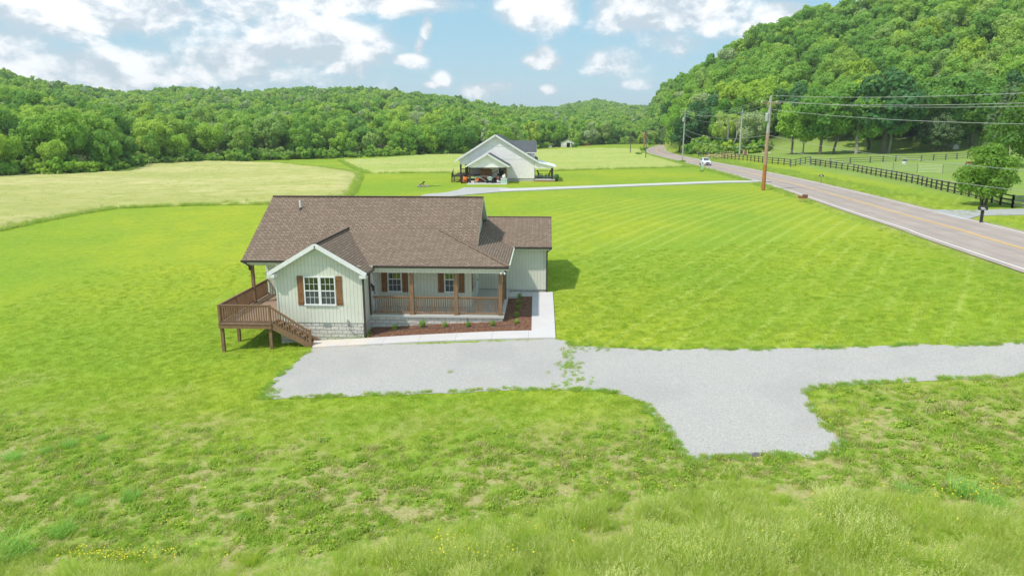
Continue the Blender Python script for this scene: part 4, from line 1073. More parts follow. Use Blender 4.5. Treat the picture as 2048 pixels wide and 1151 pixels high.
def chest(x, y, z):
    t = thing('storage_chest', 'pale green storage chest by the right carport post', 'chest', (x, y, z))
    m = MB(); m.box(x - .45, x + .45, y - .3, y + .3, z, z + .62); m.build('body', 'mint_plastic', t); m = MB(); m.slab([(x - .48, y - .33, z + .70), (x + .48, y - .33, z + .70), (x + .48, y + .33, z + .72), (x - .48, y + .33, z + .72)], .08); m.build('lid', ['white_plastic', 'white_plastic'], t)
    s = thing('white_sack', 'lumpy white sack lying on the storage chest', 'sack', (x, y, z + .7)); m = MB(); m.ball((x, y, z + .95), .27, 10, 0, (1.1, .9, 1)); m.ball((x + .1, y, z + 1.2), .14, 8); m.build('bag', 'white_plastic', s)
chest(cx(1008), YC - .1, CF)
t = thing('tan_board', 'upright tan board leaning against the right side of the carport', 'board', (cx(1012), YC + 1.5, CF)); m = MB(); m.box(cx(1010.5), cx(1013), YC + 1.2, YC + 1.9, CF, CF + 1.95)
m.build('board', 'tan_board', t); m = MB(); m.box(cx(1010.3), cx(1013.2), YC + 1.15, YC + 1.2, CF + .9, CF + 1.0); m.build('batten', 'cabinet_wood', t)
t = thing('motorcycle', 'black and white motorcycle beside the dark red mower', 'motorcycle', (cx(1003), YC + .1, CF))
x, y, z = cx(1003), YC + .1, CF
for a in (-.55, .55): m = MB(); m.tube([(x + a, y - .06, z + .3), (x + a, y + .06, z + .3)], .3, 14); w_ = m.build('wheel', 'rubber', t); m = MB(); m.tube([(x + a, y - .07, z + .3), (x + a, y + .07, z + .3)], .17, 10); m.build('rim', 'white_plastic', w_)
m = MB(); m.bar((x - .5, y, z + .6), (x + .5, y, z + .7), .25, .25); m.ball((x - .1, y, z + .8), .22, 8, 0, (1.3, .7, .7)); m.build('body', 'black_paint', t)
m = MB(); m.bar((x - .45, y - .3, z + 1.05), (x - .45, y + .3, z + 1.05), .04, .04); m.bar((x - .55, y, z + .35), (x - .42, y, z + 1.05), .05, .05); m.build('handlebar', 'grey_metal', t)
m = MB(); m.bar((x - .5, y - .16, z + .22), (x + .5, y - .16, z + .28), .06, .14); m.build('exhaust', 'white_plastic', t)

def rocker(x, y, z, rot, label):
    t = thing('rocking_chair', label, 'chair', (x, y, z), 'rocking chairs on the farmhouse porch', rot, local=True)
    m = MB(); m.bar((0, -.25, .42), (0, .25, .42), .55, .06); m.build('seat', 'black_paint', t)
    m = MB(); 
    for a in (-.22, -.07, .08, .23): m.bar((a, .25, .45), (a, .5, 1.25), .09, .03)
    m.bar((-.28, .46, 1.15), (.28, .46, 1.15), .04, .1); m.build('backrest', 'black_paint', t)
    for a in (-.28, .28):
        m = MB(); m.bar((a, -.25, .1), (a, -.25, .66), .05, .05); m.bar((a, .25, .1), (a, .3, .8), .05, .05); m.build('leg', 'black_paint', t)
        m = MB(); m.bar((a, -.35, .66), (a, .3, .68), .1, .04); m.build('armrest', 'black_paint', t)
        m = MB(); m.tube([(a, -.5, .12), (a, -.2, .03), (a, .15, .03), (a, .6, .14)], .03, 5); m.build('rocker_runner', 'black_paint', t)
rocker(XR + .9, YW + 2.2, GZ + .35, R(70), 'black rocking chair close to the farmhouse wall on its side porch')
rocker(XR + 2.0, YW + 1.4, GZ + .35, R(-75), 'black rocking chair nearer the post on the farmhouse side porch')
p = Vector((xpo + .1, YW + .2, GZ)); 
t = thing('planter', 'dark potted plant at the outer corner of the farmhouse porch', 'planter', tuple(p)); m = MB(); m.tube([p, p + Vector((0, 0, .4))], [.2, .28], 10); m.build('pot', 'dark_metal', t)
m = MB(); rs = random.Random(3)
for i in range(160):
    d = Vector((rs.gauss(0, 1), rs.gauss(0, 1), rs.gauss(0, 1))).normalized() * .42; c = p + Vector((0, 0, .7)) + d; u = d.orthogonal().normalized() * .09; v = d.cross(u).normalized() * .09; m.poly([c - u, c - v, c + u, c + v])
m.build('foliage', 'dark_leaf', t)
# ring of stones with a little wood on the neighbour's lawn
fp = G3(847, 373.5); t = thing('fire_pit', 'small ring of stones with charred wood on the far lawn', 'fire pit', tuple(fp))
m = MB()
for k in range(9): a = k * .7; m.ball(fp + Vector((math.cos(a) * .75, math.sin(a) * .75, .1)), .2, 6, 0, (1, 1, .8))
split_build(m, 'stone', 'stone', t, 24); m = MB(); m.bar(fp + Vector((-.6, 0, .2)), fp + Vector((.2, .3, .75)), .12, .12); m.bar(fp + Vector((.1, -.4, .15)), fp + Vector((-.1, .3, .8)), .1, .1); m.bar(fp + Vector((.8, .2, .08)), fp + Vector((2.6, .4, .08)), .1, .1); split_build(m, 'firewood', 'dark_wood', t)

# ------------------------------------------------------------------ barn, shed
def gable_shed(name, label, cat, pxl, pxr, pyb, hw, hr, depth, wallm, roofm, opening=None, low=None):
    a = G(pxl, pyb); c = G(pxr, pyb); y = (a[1] + c[1]) / 2; z = tz((a[0] + c[0]) / 2, y); x0, x1 = a[0], c[0]; xm = (x0 + x1) / 2
    t = thing(name, label, cat, (xm, y, z)); H1 = hw; H2 = hr
    m = MB(); 
    if opening:
        o0, o1, oh = opening; o0 = x0 + (x1 - x0) * o0; o1 = x0 + (x1 - x0) * o1
        m.poly([(x0, y, z - .3), (o0, y, z - .3), (o0, y, z + H1), (x0, y, z + H1)]); m.poly([(o1, y, z - .3), (x1, y, z - .3), (x1, y, z + H1), (o1, y, z + H1)])
        m.poly([(o0, y, z + oh), (o1, y, z + oh), (o1, y, z + H1), (o0, y, z + H1)]); m.poly([(x0, y, z + H1), (x1, y, z + H1), (xm, y, z + H2)])
    else: m.poly([(x0, y, z - .3), (x1, y, z - .3), (x1, y, z + H1), (xm, y, z + H2), (x0, y, z + H1)])
    m.poly([(x1, y, z - .3), (x1, y + depth, z - .3), (x1, y + depth, z + H1), (x1, y, z + H1)]); m.poly([(x0, y + depth, z - .3), (x0, y, z - .3), (x0, y, z + H1), (x0, y + depth, z + H1)])
    m.poly([(x1, y + depth, z - .3), (x0, y + depth, z - .3), (x0, y + depth, z + H1), (xm, y + depth, z + H2), (x1, y + depth, z + H1)])
    m.build('wall', wallm, t)
    m = MB(); m.slab([(xm, y - .3, z + H2 + .1), (x1 + .3, y - .3, z + H1), (x1 + .3, y + depth, z + H1), (xm, y + depth, z + H2 + .1)], .08); m.slab([(xm, y - .3, z + H2 + .1), (xm, y + depth, z + H2 + .1), (x0 - .3, y + depth, z + H1), (x0 - .3, y - .3, z + H1)], .08)
    m.build('roof', [roofm, roofm], t)
    if low: m = MB(); m.box(x0 - .02, o0, y - .05, y - .01, z - .3, z + H1 * .55); m.box(o1, x1 + .02, y - .05, y - .01, z - .3, z + H1 * .55); m.build('wainscot', low, t)
    if opening:
        m = MB(); m.box(o0, o1, y + 2.5, y + 2.6, z - .2, z + oh); m.build('stall_partition', 'dark_wood', t)
    return t
gable_shed('barn', 'small white barn with open doorway at the far end of the field', 'barn', 1121.8, 1150.5, 294.6, 2.3, 4.0, 9, 'white_lap', 'grey_metal', (.4, .64, 2.3), 'concrete')
gable_shed('shed', 'low pale shed far off, just left of the small white barn', 'shed', 1093, 1104, 295.5, .9, 1.3, 4, 'white_lap', 'grey_metal')
gable_shed('run_in_shed', 'low brown run-in shed far off beside the white barn', 'shed', 1105, 1120, 294.5, .9, 1.1, 4, 'dark_wood', 'dark_wood')
gable_shed('tractor_shed', 'low reddish shed far off, right of the small white barn', 'shed', 1164, 1182, 291.5, .8, 1.2, 5, 'brick_red', 'brick_red')
gable_shed('small_house', 'low grey roofed outbuilding under the trees beyond the pasture', 'shed', 1903, 1920, 299, .9, 1.5, 4, 'concrete', 'grey_metal')

# ------------------------------------------------------------------ poles, wires
def pole(p, h, label, m_low, m_up, cross=True, transformer=False, rot=0, lean=0.0, r=.16, crosscol='old_pole', split=.55):
    t = thing('utility_pole', label, 'utility pole', (p[0], p[1], p[2]), 'utility poles along the road')
    x, y, z = p; top = Vector((x + lean * h, y, z + h))
    m = MB(); mid = Vector((x, y, z)).lerp(top, split)
    m.tube([(x, y, z - .6), Vector((x, y, z)).lerp(top, split * .45)], [r, r * .93], 10, 0); m.tube([Vector((x, y, z)).lerp(top, split * .45), mid], [r * .93, r * .85], 10, 2); m.tube([mid, top], [r * .85, r * .68], 10, 1)
    sh_ = m.build('shaft', [m_low, m_up, 'tan_pole' if m_low == 'rust_pole' else m_low], t, smooth=False)
    dx, dy = math.cos(rot), math.sin(rot); A = []
    if cross:
        c = top + Vector((0, 0, -.75)); m = MB(); hl = 1.2
        m.bar(c + Vector((-dx * hl, -dy * hl - .12, 0)), c + Vector((dx * hl, dy * hl - .12, 0)), .10, .12)
        m.bar(c + Vector((-dx * .6, -dy * .6 - .1, -.05)), c + Vector((0, -.1, -.65)), .04, .03, 0); m.bar(c + Vector((dx * .6, dy * .6 - .1, -.05)), c + Vector((0, -.1, -.65)), .04, .03, 0)
        m.build('crossarm', crosscol, t)
        for k in (-1, .62): m = MB(); q_ = c + Vector((dx * hl * k * .95, dy * hl * k * .95 - .12, .06)); m.tube([q_, q_ + Vector((0, 0, .22))], [.05, .035], 7); m.build('insulator', 'white_plastic', t); A.append(q_ + Vector((0, 0, .22)))
    m = MB(); m.tube([top, top + Vector((0, 0, .22))], [.05, .035], 7); m.build('insulator', 'white_plastic', t); A.insert(0, top + Vector((0, 0, .22)))
    if transformer:
        m = MB(); c = top + Vector((-.32, -.05, -3.0)); m.tube([c, c + Vector((0, 0, .05)), c + Vector((0, 0, .95)), c + Vector((0, 0, 1.05))], [.20, .24, .24, .16], 14); m.tube([c + Vector((0, -.1, 1.0)), c + Vector((0, -.1, 1.25))], .035, 6); m.bar(c + Vector((0, .05, .5)), c + Vector((.3, .05, .5)), .08, .3); m.build('transformer', 'galvanised', t)
    return t, A, top
P1 = G3(1526, 380.5); P2 = G3(1364.5, 325.5); P3 = G3(1478.5, 314)
_, A1, T1 = pole(P1, (263.5 - 200) / FPX * np.hypot(P1.x, P1.y) * .985 + CAMH - P1.z, 'tall utility pole with orange rusty base, wooden crossarm and grey transformer beside the road', 'rust_pole', 'pale_pole', True, True, R(-8), .006, .25, 'old_pole', .62)
_, A2, T2 = pole(P2, (265 - 222) / FPX * np.hypot(P2.x, P2.y) + CAMH - P2.z, 'pale grey utility pole on the near roadside behind the white car', 'pale_pole', 'pale_pole', True, True, R(-8), .004, .17, 'grey_wood')
_, A3, T3 = pole(P3, (265 - 225) / FPX * np.hypot(P3.x, P3.y) + CAMH - P3.z, 'pale weathered pole in front of the woods across the road fence', 'pale_pole', 'pale_pole', True, False, R(10), 0, .24, 'grey_wood')
P0 = Vector((47, 22, 3.1)); _, A0, T0 = pole((47, 22, 3.1), 10.9, 'utility pole beside the near end of the road', 'pale_pole', 'pale_pole', True, False, R(60), 0, .17, 'old_pole')
tops = {}
for (px, py0, py1, lb, mm, r_) in ((1260.5, 308, 265, 'dark thin utility pole standing in the far hay field', 'bark', .16), (1288.2, 294, 263, 'orange brown utility pole beyond the hay field edge', 'rust_pole', .34), (1291.3, 318.5, 262, 'dark grey pole just left of the road bend', 'grey_wood', .14), (1321.5, 287, 273, 'short yellowish pole behind the road bend', 'tan_board', .25)):
    q_ = G3(px, py0); _, aa, tt = pole(q_, max(3, (265 - py1) / FPX * np.hypot(q_.x, q_.y) + CAMH - q_.z), lb, mm, mm, px == 1291.3, False, 0, 0, r_); tops[px] = (aa, tt)
def wire(name, label, pairs, sag, r=.014, group='overhead wires'):
    m = MB()
    for a, c in pairs:
        a = Vector(a); c = Vector(c); pts = []
        for i in range(25): t = i / 24; p = a.lerp(c, t); p.z -= sag * 4 * t * (1 - t); pts.append(p)
        m.tube(pts, r, 4, 0, False)
    return tag(m.build('overhead_wire', 'wire'), label, 'wire', group)
wire('w', 'topmost power wire, from the tall orange-based pole to the right picture edge', [(A1[0], A0[0])], 1.2, .022)
wire('w', 'power wire from the left crossarm tip of the orange-based pole to the right', [(A1[1], A0[1])], 1.3, .022)
wire('w', 'power wire from the right crossarm tip of the orange-based pole to the right', [(A1[2], A0[2])], 1.5, .022)
wire('w', 'thick neutral wire leaving the transformer towards the right picture edge', [(T1 + Vector((.1, 0, -1.5)), T0 + Vector((0, 0, -2.6)))], 1.3, .022)
for k in range(3): wire('w', ('top', 'left', 'right')[k] + ' power wire between the orange-based pole and the pale pole behind the car', [(A1[k], A2[k])], 1.5, .018)
wire('w', 'lower neutral wire between the orange-based pole and the pale pole behind the car', [(T1 + Vector((0, 0, -1.8)), T2 + Vector((0, 0, -1.6)))], 1.4, .016)
for k, (h, s_) in enumerate(((-4.7, 1.2), (-5.9, 1.4))):
    wire('w', ('upper', 'lower')[k] + ' of two telephone cables sagging left from the orange-based pole', [(T1 + Vector((0, 0, h)), T2 + Vector((0, 0, h)))], s_, .022)
    wire('w', ('upper', 'lower')[k] + ' of two telephone cables crossing the fence to the right', [(T1 + Vector((0, 0, h)), T0 + Vector((0, 0, -5.6 + (h + 4.6) * 1.2)))], s_ * 1.4, .018)
for k in range(2): wire('w', ('upper', 'lower')[k] + ' thin wire from the pale pole behind the car to the road bend', [(A2[k], tops[1291.3][0][k])], 2.0, .02)
wire('w', 'single wire from the pale roadside pole to the weathered pole by the woods', [(T2 + Vector((0, 0, -1)), T3 + Vector((0, 0, -.5)))], 1.0, .015)

# ------------------------------------------------------------------ fences
def fence(pts, label, m, n_rails=3, h=1.3, sp=2.3, pw=.16, rh=.13, name='board_fence', posth=None):
    """board fence following the ground; each post and each run of rails a part"""
    P = [Vector(p) for p in pts]; t = thing(name, label, 'fence', tuple(P[0]))
    seg = [(P[i], P[i + 1]) for i in range(len(P) - 1)]; posts = []
    for a, c in seg:
        n = max(1, round((c - a).length / sp))
        for k in range(n): q = a.lerp(c, k / n); posts.append(Vector((q.x, q.y, tz(q.x, q.y))))
    q = P[-1]; posts.append(Vector((q.x, q.y, tz(q.x, q.y))))
    for q in posts:
        mb = MB(); mb.box(q.x - pw / 2, q.x + pw / 2, q.y - pw / 2, q.y + pw / 2, q.z - .3, q.z + (posth or h)); mb.build('post', m, t)
    for k in range(n_rails):
        mb = MB(); zz = h * (k + .82) / n_rails - .05 if n_rails > 1 else h * .9
        for a, c in zip(posts[:-1], posts[1:]): mb.bar(a + Vector((0, -.07, zz)), c + Vector((0, -.07, zz)), .05, rh)
        mb.build('rail', m, t)
    return t
def gl(L): return [G3(*p) for p in L]
fB = gl([(1621, 330), (1640, 332.5), (1707, 342.5), (1782, 357.5), (1834.5, 368.5), (1882, 381), (1937, 393.5), (2000, 410), (2024, 416)])
fence(fB, 'long dark board fence running along the near side of the pasture to the right', 'dark_wood', h=1.32, sp=2.45)
fence(gl([(2024, 416), (2140, 413)]), 'short weathered board fence turning right from the pasture corner', 'grey_wood', h=1.3, sp=2.6)
fence(gl([(1397, 314), (1455, 319), (1494, 321.5), (1533, 327), (1580, 331.5)]), 'dark board fence behind the roadside verge, beyond the tall pole', 'dark_wood', h=1.45, sp=2.6)
fence(gl([(1581, 334), (1600, 330), (1620, 326)]), 'short grey rail fence closing the gap between the two dark fences', 'grey_wood', h=1.5, sp=3.4)
fence(gl([(1621, 330), (1660, 329.5), (1700, 327.5), (1740, 325.6), (1791, 323), (1842, 322.4), (1891, 319.8), (1935, 317)]), 'grey three rail fence crossing the middle of the pasture', 'grey_wood', h=1.35, sp=3.6, pw=.2, rh=.11)
fence(gl([(1440, 312.5), (1466, 311)]), 'short split rail fence in front of the woods, left of the brick gate', 'straw', h=1.2, sp=2.5, pw=.2)
def tube_gate(a, c, label):
    t = thing('livestock_gate', label, 'gate', tuple(a), 'tubular gates standing in the pasture'); h = 1.55
    a2 = Vector((a.x, a.y, tz(a.x, a.y))); c2 = Vector((c.x, c.y, tz(c.x, c.y)))
    for q in (a2, c2): m = MB(); m.tube([q + Vector((0, 0, -.2)), q + Vector((0, 0, h + .1))], .045, 6); m.build('post', 'galvanised', t)
    m = MB()
    for k in range(6): z = .2 + k * (h - .2) / 5; m.tube([a2 + Vector((0, 0, z)), c2 + Vector((0, 0, z))], .022, 5)
    m.build('bars', 'galvanised', t)
gp = gl([(1762, 341), (1785.5, 342.5), (1834, 345.5), (1884.5, 347), (1932, 344)])
for k, lb in enumerate(('leftmost of the four pale tubular gate panels in the pasture', 'second from the left of the four tubular gate panels in the pasture', 'third from the left of the four tubular gate panels in the pasture', 'rightmost tubular gate panel, beside the leafy roadside tree')): tube_gate(gp[k], gp[k + 1], lb)
# brick gateway and frames at the wood's edge
p = G3(1487, 310); q = G3(1498.5, 310); t = thing('brick_gateway', 'low red brick wall panel between pale pillars at the edge of the woods', 'wall', tuple(p))
m = MB(); m.box(p.x, q.x, p.y, p.y + .3, p.z - .2, p.z + 1.1); m.build('panel', 'brick_red', t)
for xx in (p.x, q.x): m = MB(); m.box(xx - .15, xx + .15, p.y - .05, p.y + .35, p.z - .2, p.z + 1.4); m.build('pillar', 'straw', t)
for i, (pa, pb, pr, py, hh, lb) in enumerate(((1459.5, 1467, 0, 307, 1.4, 'white wooden livestock frame left of the pale weathered pole'), (1524.5, 1541.5, 0, 310, 1.25, 'pale rail frame at the wood edge behind the tall orange-based pole'))):
    a = G3(pa, py); c = G3(pb, py); t = thing('rail_frame', lb, 'rail', tuple(a))
    for q in (a, c): m = MB(); m.box(q.x - .1, q.x + .1, q.y - .1, q.y + .1, q.z - .2, q.z + hh); m.build('post', 'straw', t)
    m = MB(); m.bar(a + Vector((0, 0, hh * .55)), c + Vector((0, 0, hh * .55)), .06, .12); m.build('rail', 'white_plastic', t)
bp = G3(1458, 316); t = thing('brush_pile', 'low pile of pale cut branches behind the road fence', 'brush pile', tuple(bp)); m = MB(); rs = random.Random(5)
for i in range(60):
    c = bp + Vector((rs.uniform(-6, 3), rs.uniform(-1, 2), rs.uniform(.1, .8))); d = Vector((rs.gauss(0, 1), rs.gauss(0, .5), rs.gauss(0, .35))).normalized() * rs.uniform(.6, 1.5); m.tube([c - d, c + d], .05, 4)
m.build('branches', 'straw', t)
# bucket / water trough
q = G3(1808.5, 328); t = thing('mineral_feeder', 'white and dark blue feeder tub standing in the pasture', 'feeder', tuple(q)); m = MB(); m.tube([q, q + Vector((0, 0, .6))], [.42, .48], 14); m.build('tub', 'white_plastic', t); m = MB(); m.tube([q + Vector((0, 0, .6)), q + Vector((0, 0, .8)), q + Vector((0, 0, .98))], [.40, .44, .1], 12); m.build('lid', 'blue_plastic', t)
q = G3(1938, 331); t = thing('wheelbarrow', 'red wheelbarrow half hidden behind the leafy roadside tree', 'wheelbarrow', tuple(q)); m = MB(); m.slab([(q.x - .5, q.y - .3, q.z + .75), (q.x + .5, q.y - .3, q.z + .75), (q.x + .5, q.y + .3, q.z + .75), (q.x - .5, q.y + .3, q.z + .75)], .3); m.build('tray', ['red_paint', 'red_paint'], t); m = MB(); m.tube([q + Vector((-.6, -.05, .2)), q + Vector((-.6, .05, .2))], .2, 12); m.build('wheel', 'rubber', t); m = MB(); m.bar(q + Vector((-.6, .2, .25)), q + Vector((.9, .2, .6)), .04, .04); m.bar(q + Vector((-.6, -.2, .25)), q + Vector((.9, -.2, .6)), .04, .04); m.bar(q + Vector((.4, .2, 0)), q + Vector((.4, .2, .45)), .04, .04); m.build('handles', 'grey_metal', t)

# mailboxes
def mailbox(p, label, s=1.0, rot=0, postm='black_paint', pw=.11, boxm='black_paint', plate=True, hz=.95):
    t = thing('mailbox', label, 'mailbox', tuple(p), None, rot, local=True); t.scale = (s, s, s)
    m = MB(); m.box(-pw / 2, pw / 2, -pw / 2, pw / 2, -.2, hz); m.build('post', postm, t)
    m = MB(); n = 8; prof = [(-.14, 0), (.14, 0)] + [(.14 * math.cos(math.pi * k / n), .14 + .13 * math.sin(math.pi * k / n)) for k in range(n + 1)]
    f0 = [(-.28, a, hz + b) for a, b in prof]; f1 = [(.28, a, hz + b) for a, b in prof]
    m.poly(f0[::-1]); m.poly(f1)
    for i in range(len(prof)): j = (i + 1) % len(prof); m.poly([f0[i], f0[j], f1[j], f1[i]])
    m.build('box', boxm, t)
    if plate:
        m = MB(); m.box(-.20, .05, -.152, -.141, hz + .13, hz + .19); m.box(-.16, .14, -.152, -.141, hz + .04, hz + .09); m.build('number_plate', 'white_plastic', t)
    m = MB(); m.box(.12, .15, .145, .165, hz + .12, hz + .38); m.build('flag', 'red_paint', t)
mailbox(G3(1961.5, 446), 'black mailbox with white lettering on a stout black post by the paved drive', 1.15, R(-8), pw=.16)
mailbox(G3(1641.5, 367), 'black mailbox with white strip on a thin brown wooden post across the road', 1.05, R(-8), 'old_pole', .08)
def woodmail(p):
    t = thing('delivery_box', 'small weathered brown double box on a white stake at the near roadside', 'box', tuple(p))
    m = MB(); m.tube([p + Vector((0, 0, -.2)), p + Vector((0, 0, .35))], .05, 6); m.build('stake', 'white_plastic', t)
    for a, mm in ((-.27, 'shutter_brown'), (.2, 'cabinet_wood')): m = MB(); m.box(p.x + a - .22, p.x + a + .22, p.y - .2, p.y + .25, p.z + .4, p.z + .72 + a * .3); m.build('box', mm, t)
    m = MB(); m.box(p.x - .52, p.x + .45, p.y - .25, p.y + .3, p.z + .33, p.z + .4); m.build('shelf', 'tan_board', t)
woodmail(G3(1605.5, 403.5))
q = G3(1404.5, 340); t = thing('utility_pedestal', 'small pale green pedestal box in the grass near the white car', 'pedestal', tuple(q)); m = MB(); m.box(q.x - .2, q.x + .2, q.y - .2, q.y + .2, q.z - .1, q.z + 1.0); m.build('cabinet', 'mint_plastic', t); m = MB(); m.slab([(q.x - .23, q.y - .23, q.z + 1.08), (q.x + .23, q.y - .23, q.z + 1.08), (q.x + .23, q.y + .23, q.z + 1.12), (q.x - .23, q.y + .23, q.z + 1.12)], .1); m.build('cap', ['white_plastic', 'white_plastic'], t)

# ------------------------------------------------------------------ car
def car(px, py):
    ROADF = catmull(RC, 80); c = np.array(atZ(px, py, ROADZ)[:2]); i = np.argmin(((ROADF - c) ** 2).sum(1)); d = ROADF[i] - ROADF[i + 1]; d /= np.linalg.norm(d)      # towards the camera
    n = np.array([d[1], -d[0]]); lane = ROADF[i] + n * 1.95; 
    if (lane[0] > ROADF[i][0]): lane = ROADF[i] - n * 1.95
    rot = math.atan2(d[1], d[0]) + math.pi / 2
    t = thing('car', 'white compact suv with dark windscreen driving towards the camera on the road', 'car', (lane[0], lane[1], ROADZ + .015), None, rot, local=True)
    W_ = .93
    # stations along y (front = -y): (y, z_bottom, z_shoulder, z_top, half width shoulder, half width roof)
    st = [(-2.25, .35, .70, .78, .70, .62), (-2.1, .28, .85, .95, .88, .78), (-1.5, .25, .92, 1.04, .93, .80), (-.95, .25, .95, 1.10, .93, .78), (-.25, .25, .97, 1.62, .93, .66), (.6, .25, .99, 1.70, .93, .66), (1.5, .25, 1.0, 1.66, .93, .65), (2.05, .30, 1.0, 1.45, .90, .66), (2.2, .42, .92, 1.0, .84, .70)]
    m = MB(); rings = []
    for (y, zb_, zs, zt, ws, wr) in st:
        rings.append([(-ws * .93, y, zb_), (-ws, y, (zb_ + zs) / 2), (-ws * .97, y, zs), (-wr, y, zt - .05), (-wr * .8, y, zt), (wr * .8, y, zt), (wr, y, zt - .05), (ws * .97, y, zs), (ws, y, (zb_ + zs) / 2), (ws * .93, y, zb_)])
    for a, b_ in zip(rings[:-1], rings[1:]):
        for k in range(10): j = (k + 1) % 10; m.poly([a[k], b_[k], b_[j], a[j]])
    m.poly(rings[0]); m.poly(rings[-1][::-1]); body = m.build('body', 'car_white', t, smooth=False)
    m = MB(); e = .012
    m.poly([(-.66, -.90 - e, 1.14), (.66, -.90 - e, 1.14), (.56, -.33 - e, 1.58), (-.56, -.33 - e, 1.58)]); m.build('windscreen', 'window_glass', t)
    for s in (-1, 1):
        m = MB(); P_ = [(s * (.885 + e), -.45, 1.06), (s * (.665 + e), -.15, 1.56), (s * (.67 + e), 1.45, 1.60), (s * (.89 + e), 1.75, 1.08)]; m.poly(P_ if s > 0 else P_[::-1]); m.build('side_window', 'window_glass', t)
        m = MB(); m.ball((s * .72, -2.16, .74), .13, 8, 0, (1.5, .5, .6)); m.build('headlight', 'grey_metal', t)
        m = MB(); m.ball((s * 1.03, -.55, 1.08), .11, 8, 0, (1, .6, .7)); m.build('mirror', 'car_white', t)
        for y in (-1.45, 1.4):
            m = MB(); m.tube([(s * .70, y, .34), (s * .955, y, .34)], .34, 18); w_ = m.build('wheel', 'rubber', t); m = MB(); m.tube([(s * .71, y, .34), (s * .965, y, .34)], .2, 12); m.build('rim', 'grey_metal', w_)
    m = MB(); m.box(-.36, .36, -2.30, -2.235, .56, .76); m.build('grille', 'black_paint', t)
    m = MB(); m.box(-.6, .6, -2.26, -2.14, .34, .46); m.build('air_intake', 'black_paint', t)
car(1436, 330.5)

# ------------------------------------------------------------------ foliage prototypes
def quad_mesh(name, C, N, SZ, AR, mats, gen, mi=None, extra=None):
    """leaf quads: centres C, normals N, sizes SZ"""
    n = len(C); r = gen.normal(size=(n, 3)); N = N / np.linalg.norm(N, axis=1)[:, None]
    U = np.cross(N, r); U /= np.linalg.norm(U, axis=1)[:, None]; Vv = np.cross(N, U)
    U = U * (SZ * .5)[:, None]; Vv = Vv * (SZ * .5 * AR)[:, None]
    Q = np.stack([C - U, C - Vv * .9 + U * .1, C + U, C + Vv * .9 + U * .1], 1).reshape(-1, 3)
    F = np.arange(4 * n).reshape(n, 4)
    if extra is not None:
        ev, ef = extra; ef = ef + len(Q); Q = np.r_[Q, ev]; F = np.r_[F, ef]
    me = fast_mesh(name, Q, F, mats)
    if mi is not None: me.polygons.foreach_set('material_index', mi)
    return me
def crown_mesh(name, seed, m, nblob=30, nleaf=5200, size=.075, w=1.0, zc=.58, hz=.42, low=.15, open_=0.0, shape='round'):
    """crown of unit tree (height 1, width 2*w/2): lobes filled with leaf faces"""
    gn = np.random.default_rng(seed); B = []; k = 0
    while len(B) < nblob and k < 5000:
        k += 1; d = gn.normal(size=3); d /= np.linalg.norm(d); rr = gn.uniform(.35, .86)
        p = np.array([d[0] * w * .40 * rr, d[1] * w * .40 * rr, zc + d[2] * hz * .80 * rr])
        if shape == 'cone': f = (1.0 - (p[2] - low) / (1 - low)); p[:2] *= .35 + f * 1.3
        if shape == 'vase': p[:2] *= .6 + .8 * (p[2] - .3)
        if p[2] < low: continue
        r = gn.uniform(.075, .15) * (1.25 - .4 * rr)
        if shape == 'cone': r *= .8
        B.append((*p, r))
    B = np.array(B); wt = B[:, 3] ** 2; wt /= wt.sum(); bi = gn.choice(len(B), nleaf, p=wt)
    d = gn.normal(size=(nleaf, 3)); d[:, 2] += .35; d /= np.linalg.norm(d, axis=1)[:, None]
    rad = B[bi, 3] * gn.uniform(.72, 1.12, nleaf); lump = 1 + .16 * np.sin(d[:, 0] * 9 + bi) * np.cos(d[:, 1] * 8 + bi * 2)
    P = B[bi, :3] + d * (rad * lump)[:, None] * np.array([1, 1, .82])
    keep = P[:, 2] > low * .6
    for b in B:                                   # drop faces buried deep inside another lobe
        q = ((P - b[:3]) ** 2).sum(1) < (b[3] * .62) ** 2; keep &= ~q
    P, d = P[keep], d[keep]; n = len(P)
    N = d + gn.normal(size=(n, 3)) * .40
    return quad_mesh(name, P, N, size * gn.uniform(.55, 1.25, n), gn.uniform(.6, 1, n), m, gn)
def trunk_mesh(name, seed, m, r=.018, low=.2, n=6, multi=0, top=.72):
    gn = random.Random(seed); mb = MB()
    def limb(p0, p1, r0, r1, k=4):
        pts = [Vector(p0).lerp(Vector(p1), i / k) + (Vector((gn.uniform(-1, 1), gn.uniform(-1, 1), 0)) * .012 if 0 < i < k else Vector()) for i in range(k + 1)]
        mb.tube(pts, [r0 + (r1 - r0) * i / k for i in range(k + 1)], 6, 0, False)
    if multi:
        for i in range(multi):
            a = i * 6.283 / multi + .4; p = Vector((math.cos(a) * .02, math.sin(a) * .02, -.03)); q = Vector((math.cos(a) * .16, math.sin(a) * .16, .55)); limb(p, q, r * .8, r * .3)
            limb(q.lerp(p, .4), q + Vector((math.cos(a + 1) * .1, math.sin(a + 1) * .1, .12)), r * .4, r * .15)
    else:
        limb((0, 0, -.05), (gn.uniform(-.02, .02), gn.uniform(-.02, .02), top), r * 1.3, r * .35, 6)
        for i in range(n):
            a = i * 2.4 + gn.random(); z = low + (top - low) * (i + .5) / n; L = .26 * (1.1 - z)
            limb((0, 0, z), (math.cos(a) * L, math.sin(a) * L, z + L * .75), r * .5, r * .12)
    me0 = mb.build(name, m).data; o = [x for x in bpy.data.objects if x.data == me0][0]; bpy.data.objects.remove(o); return me0
CROWNS = []; 
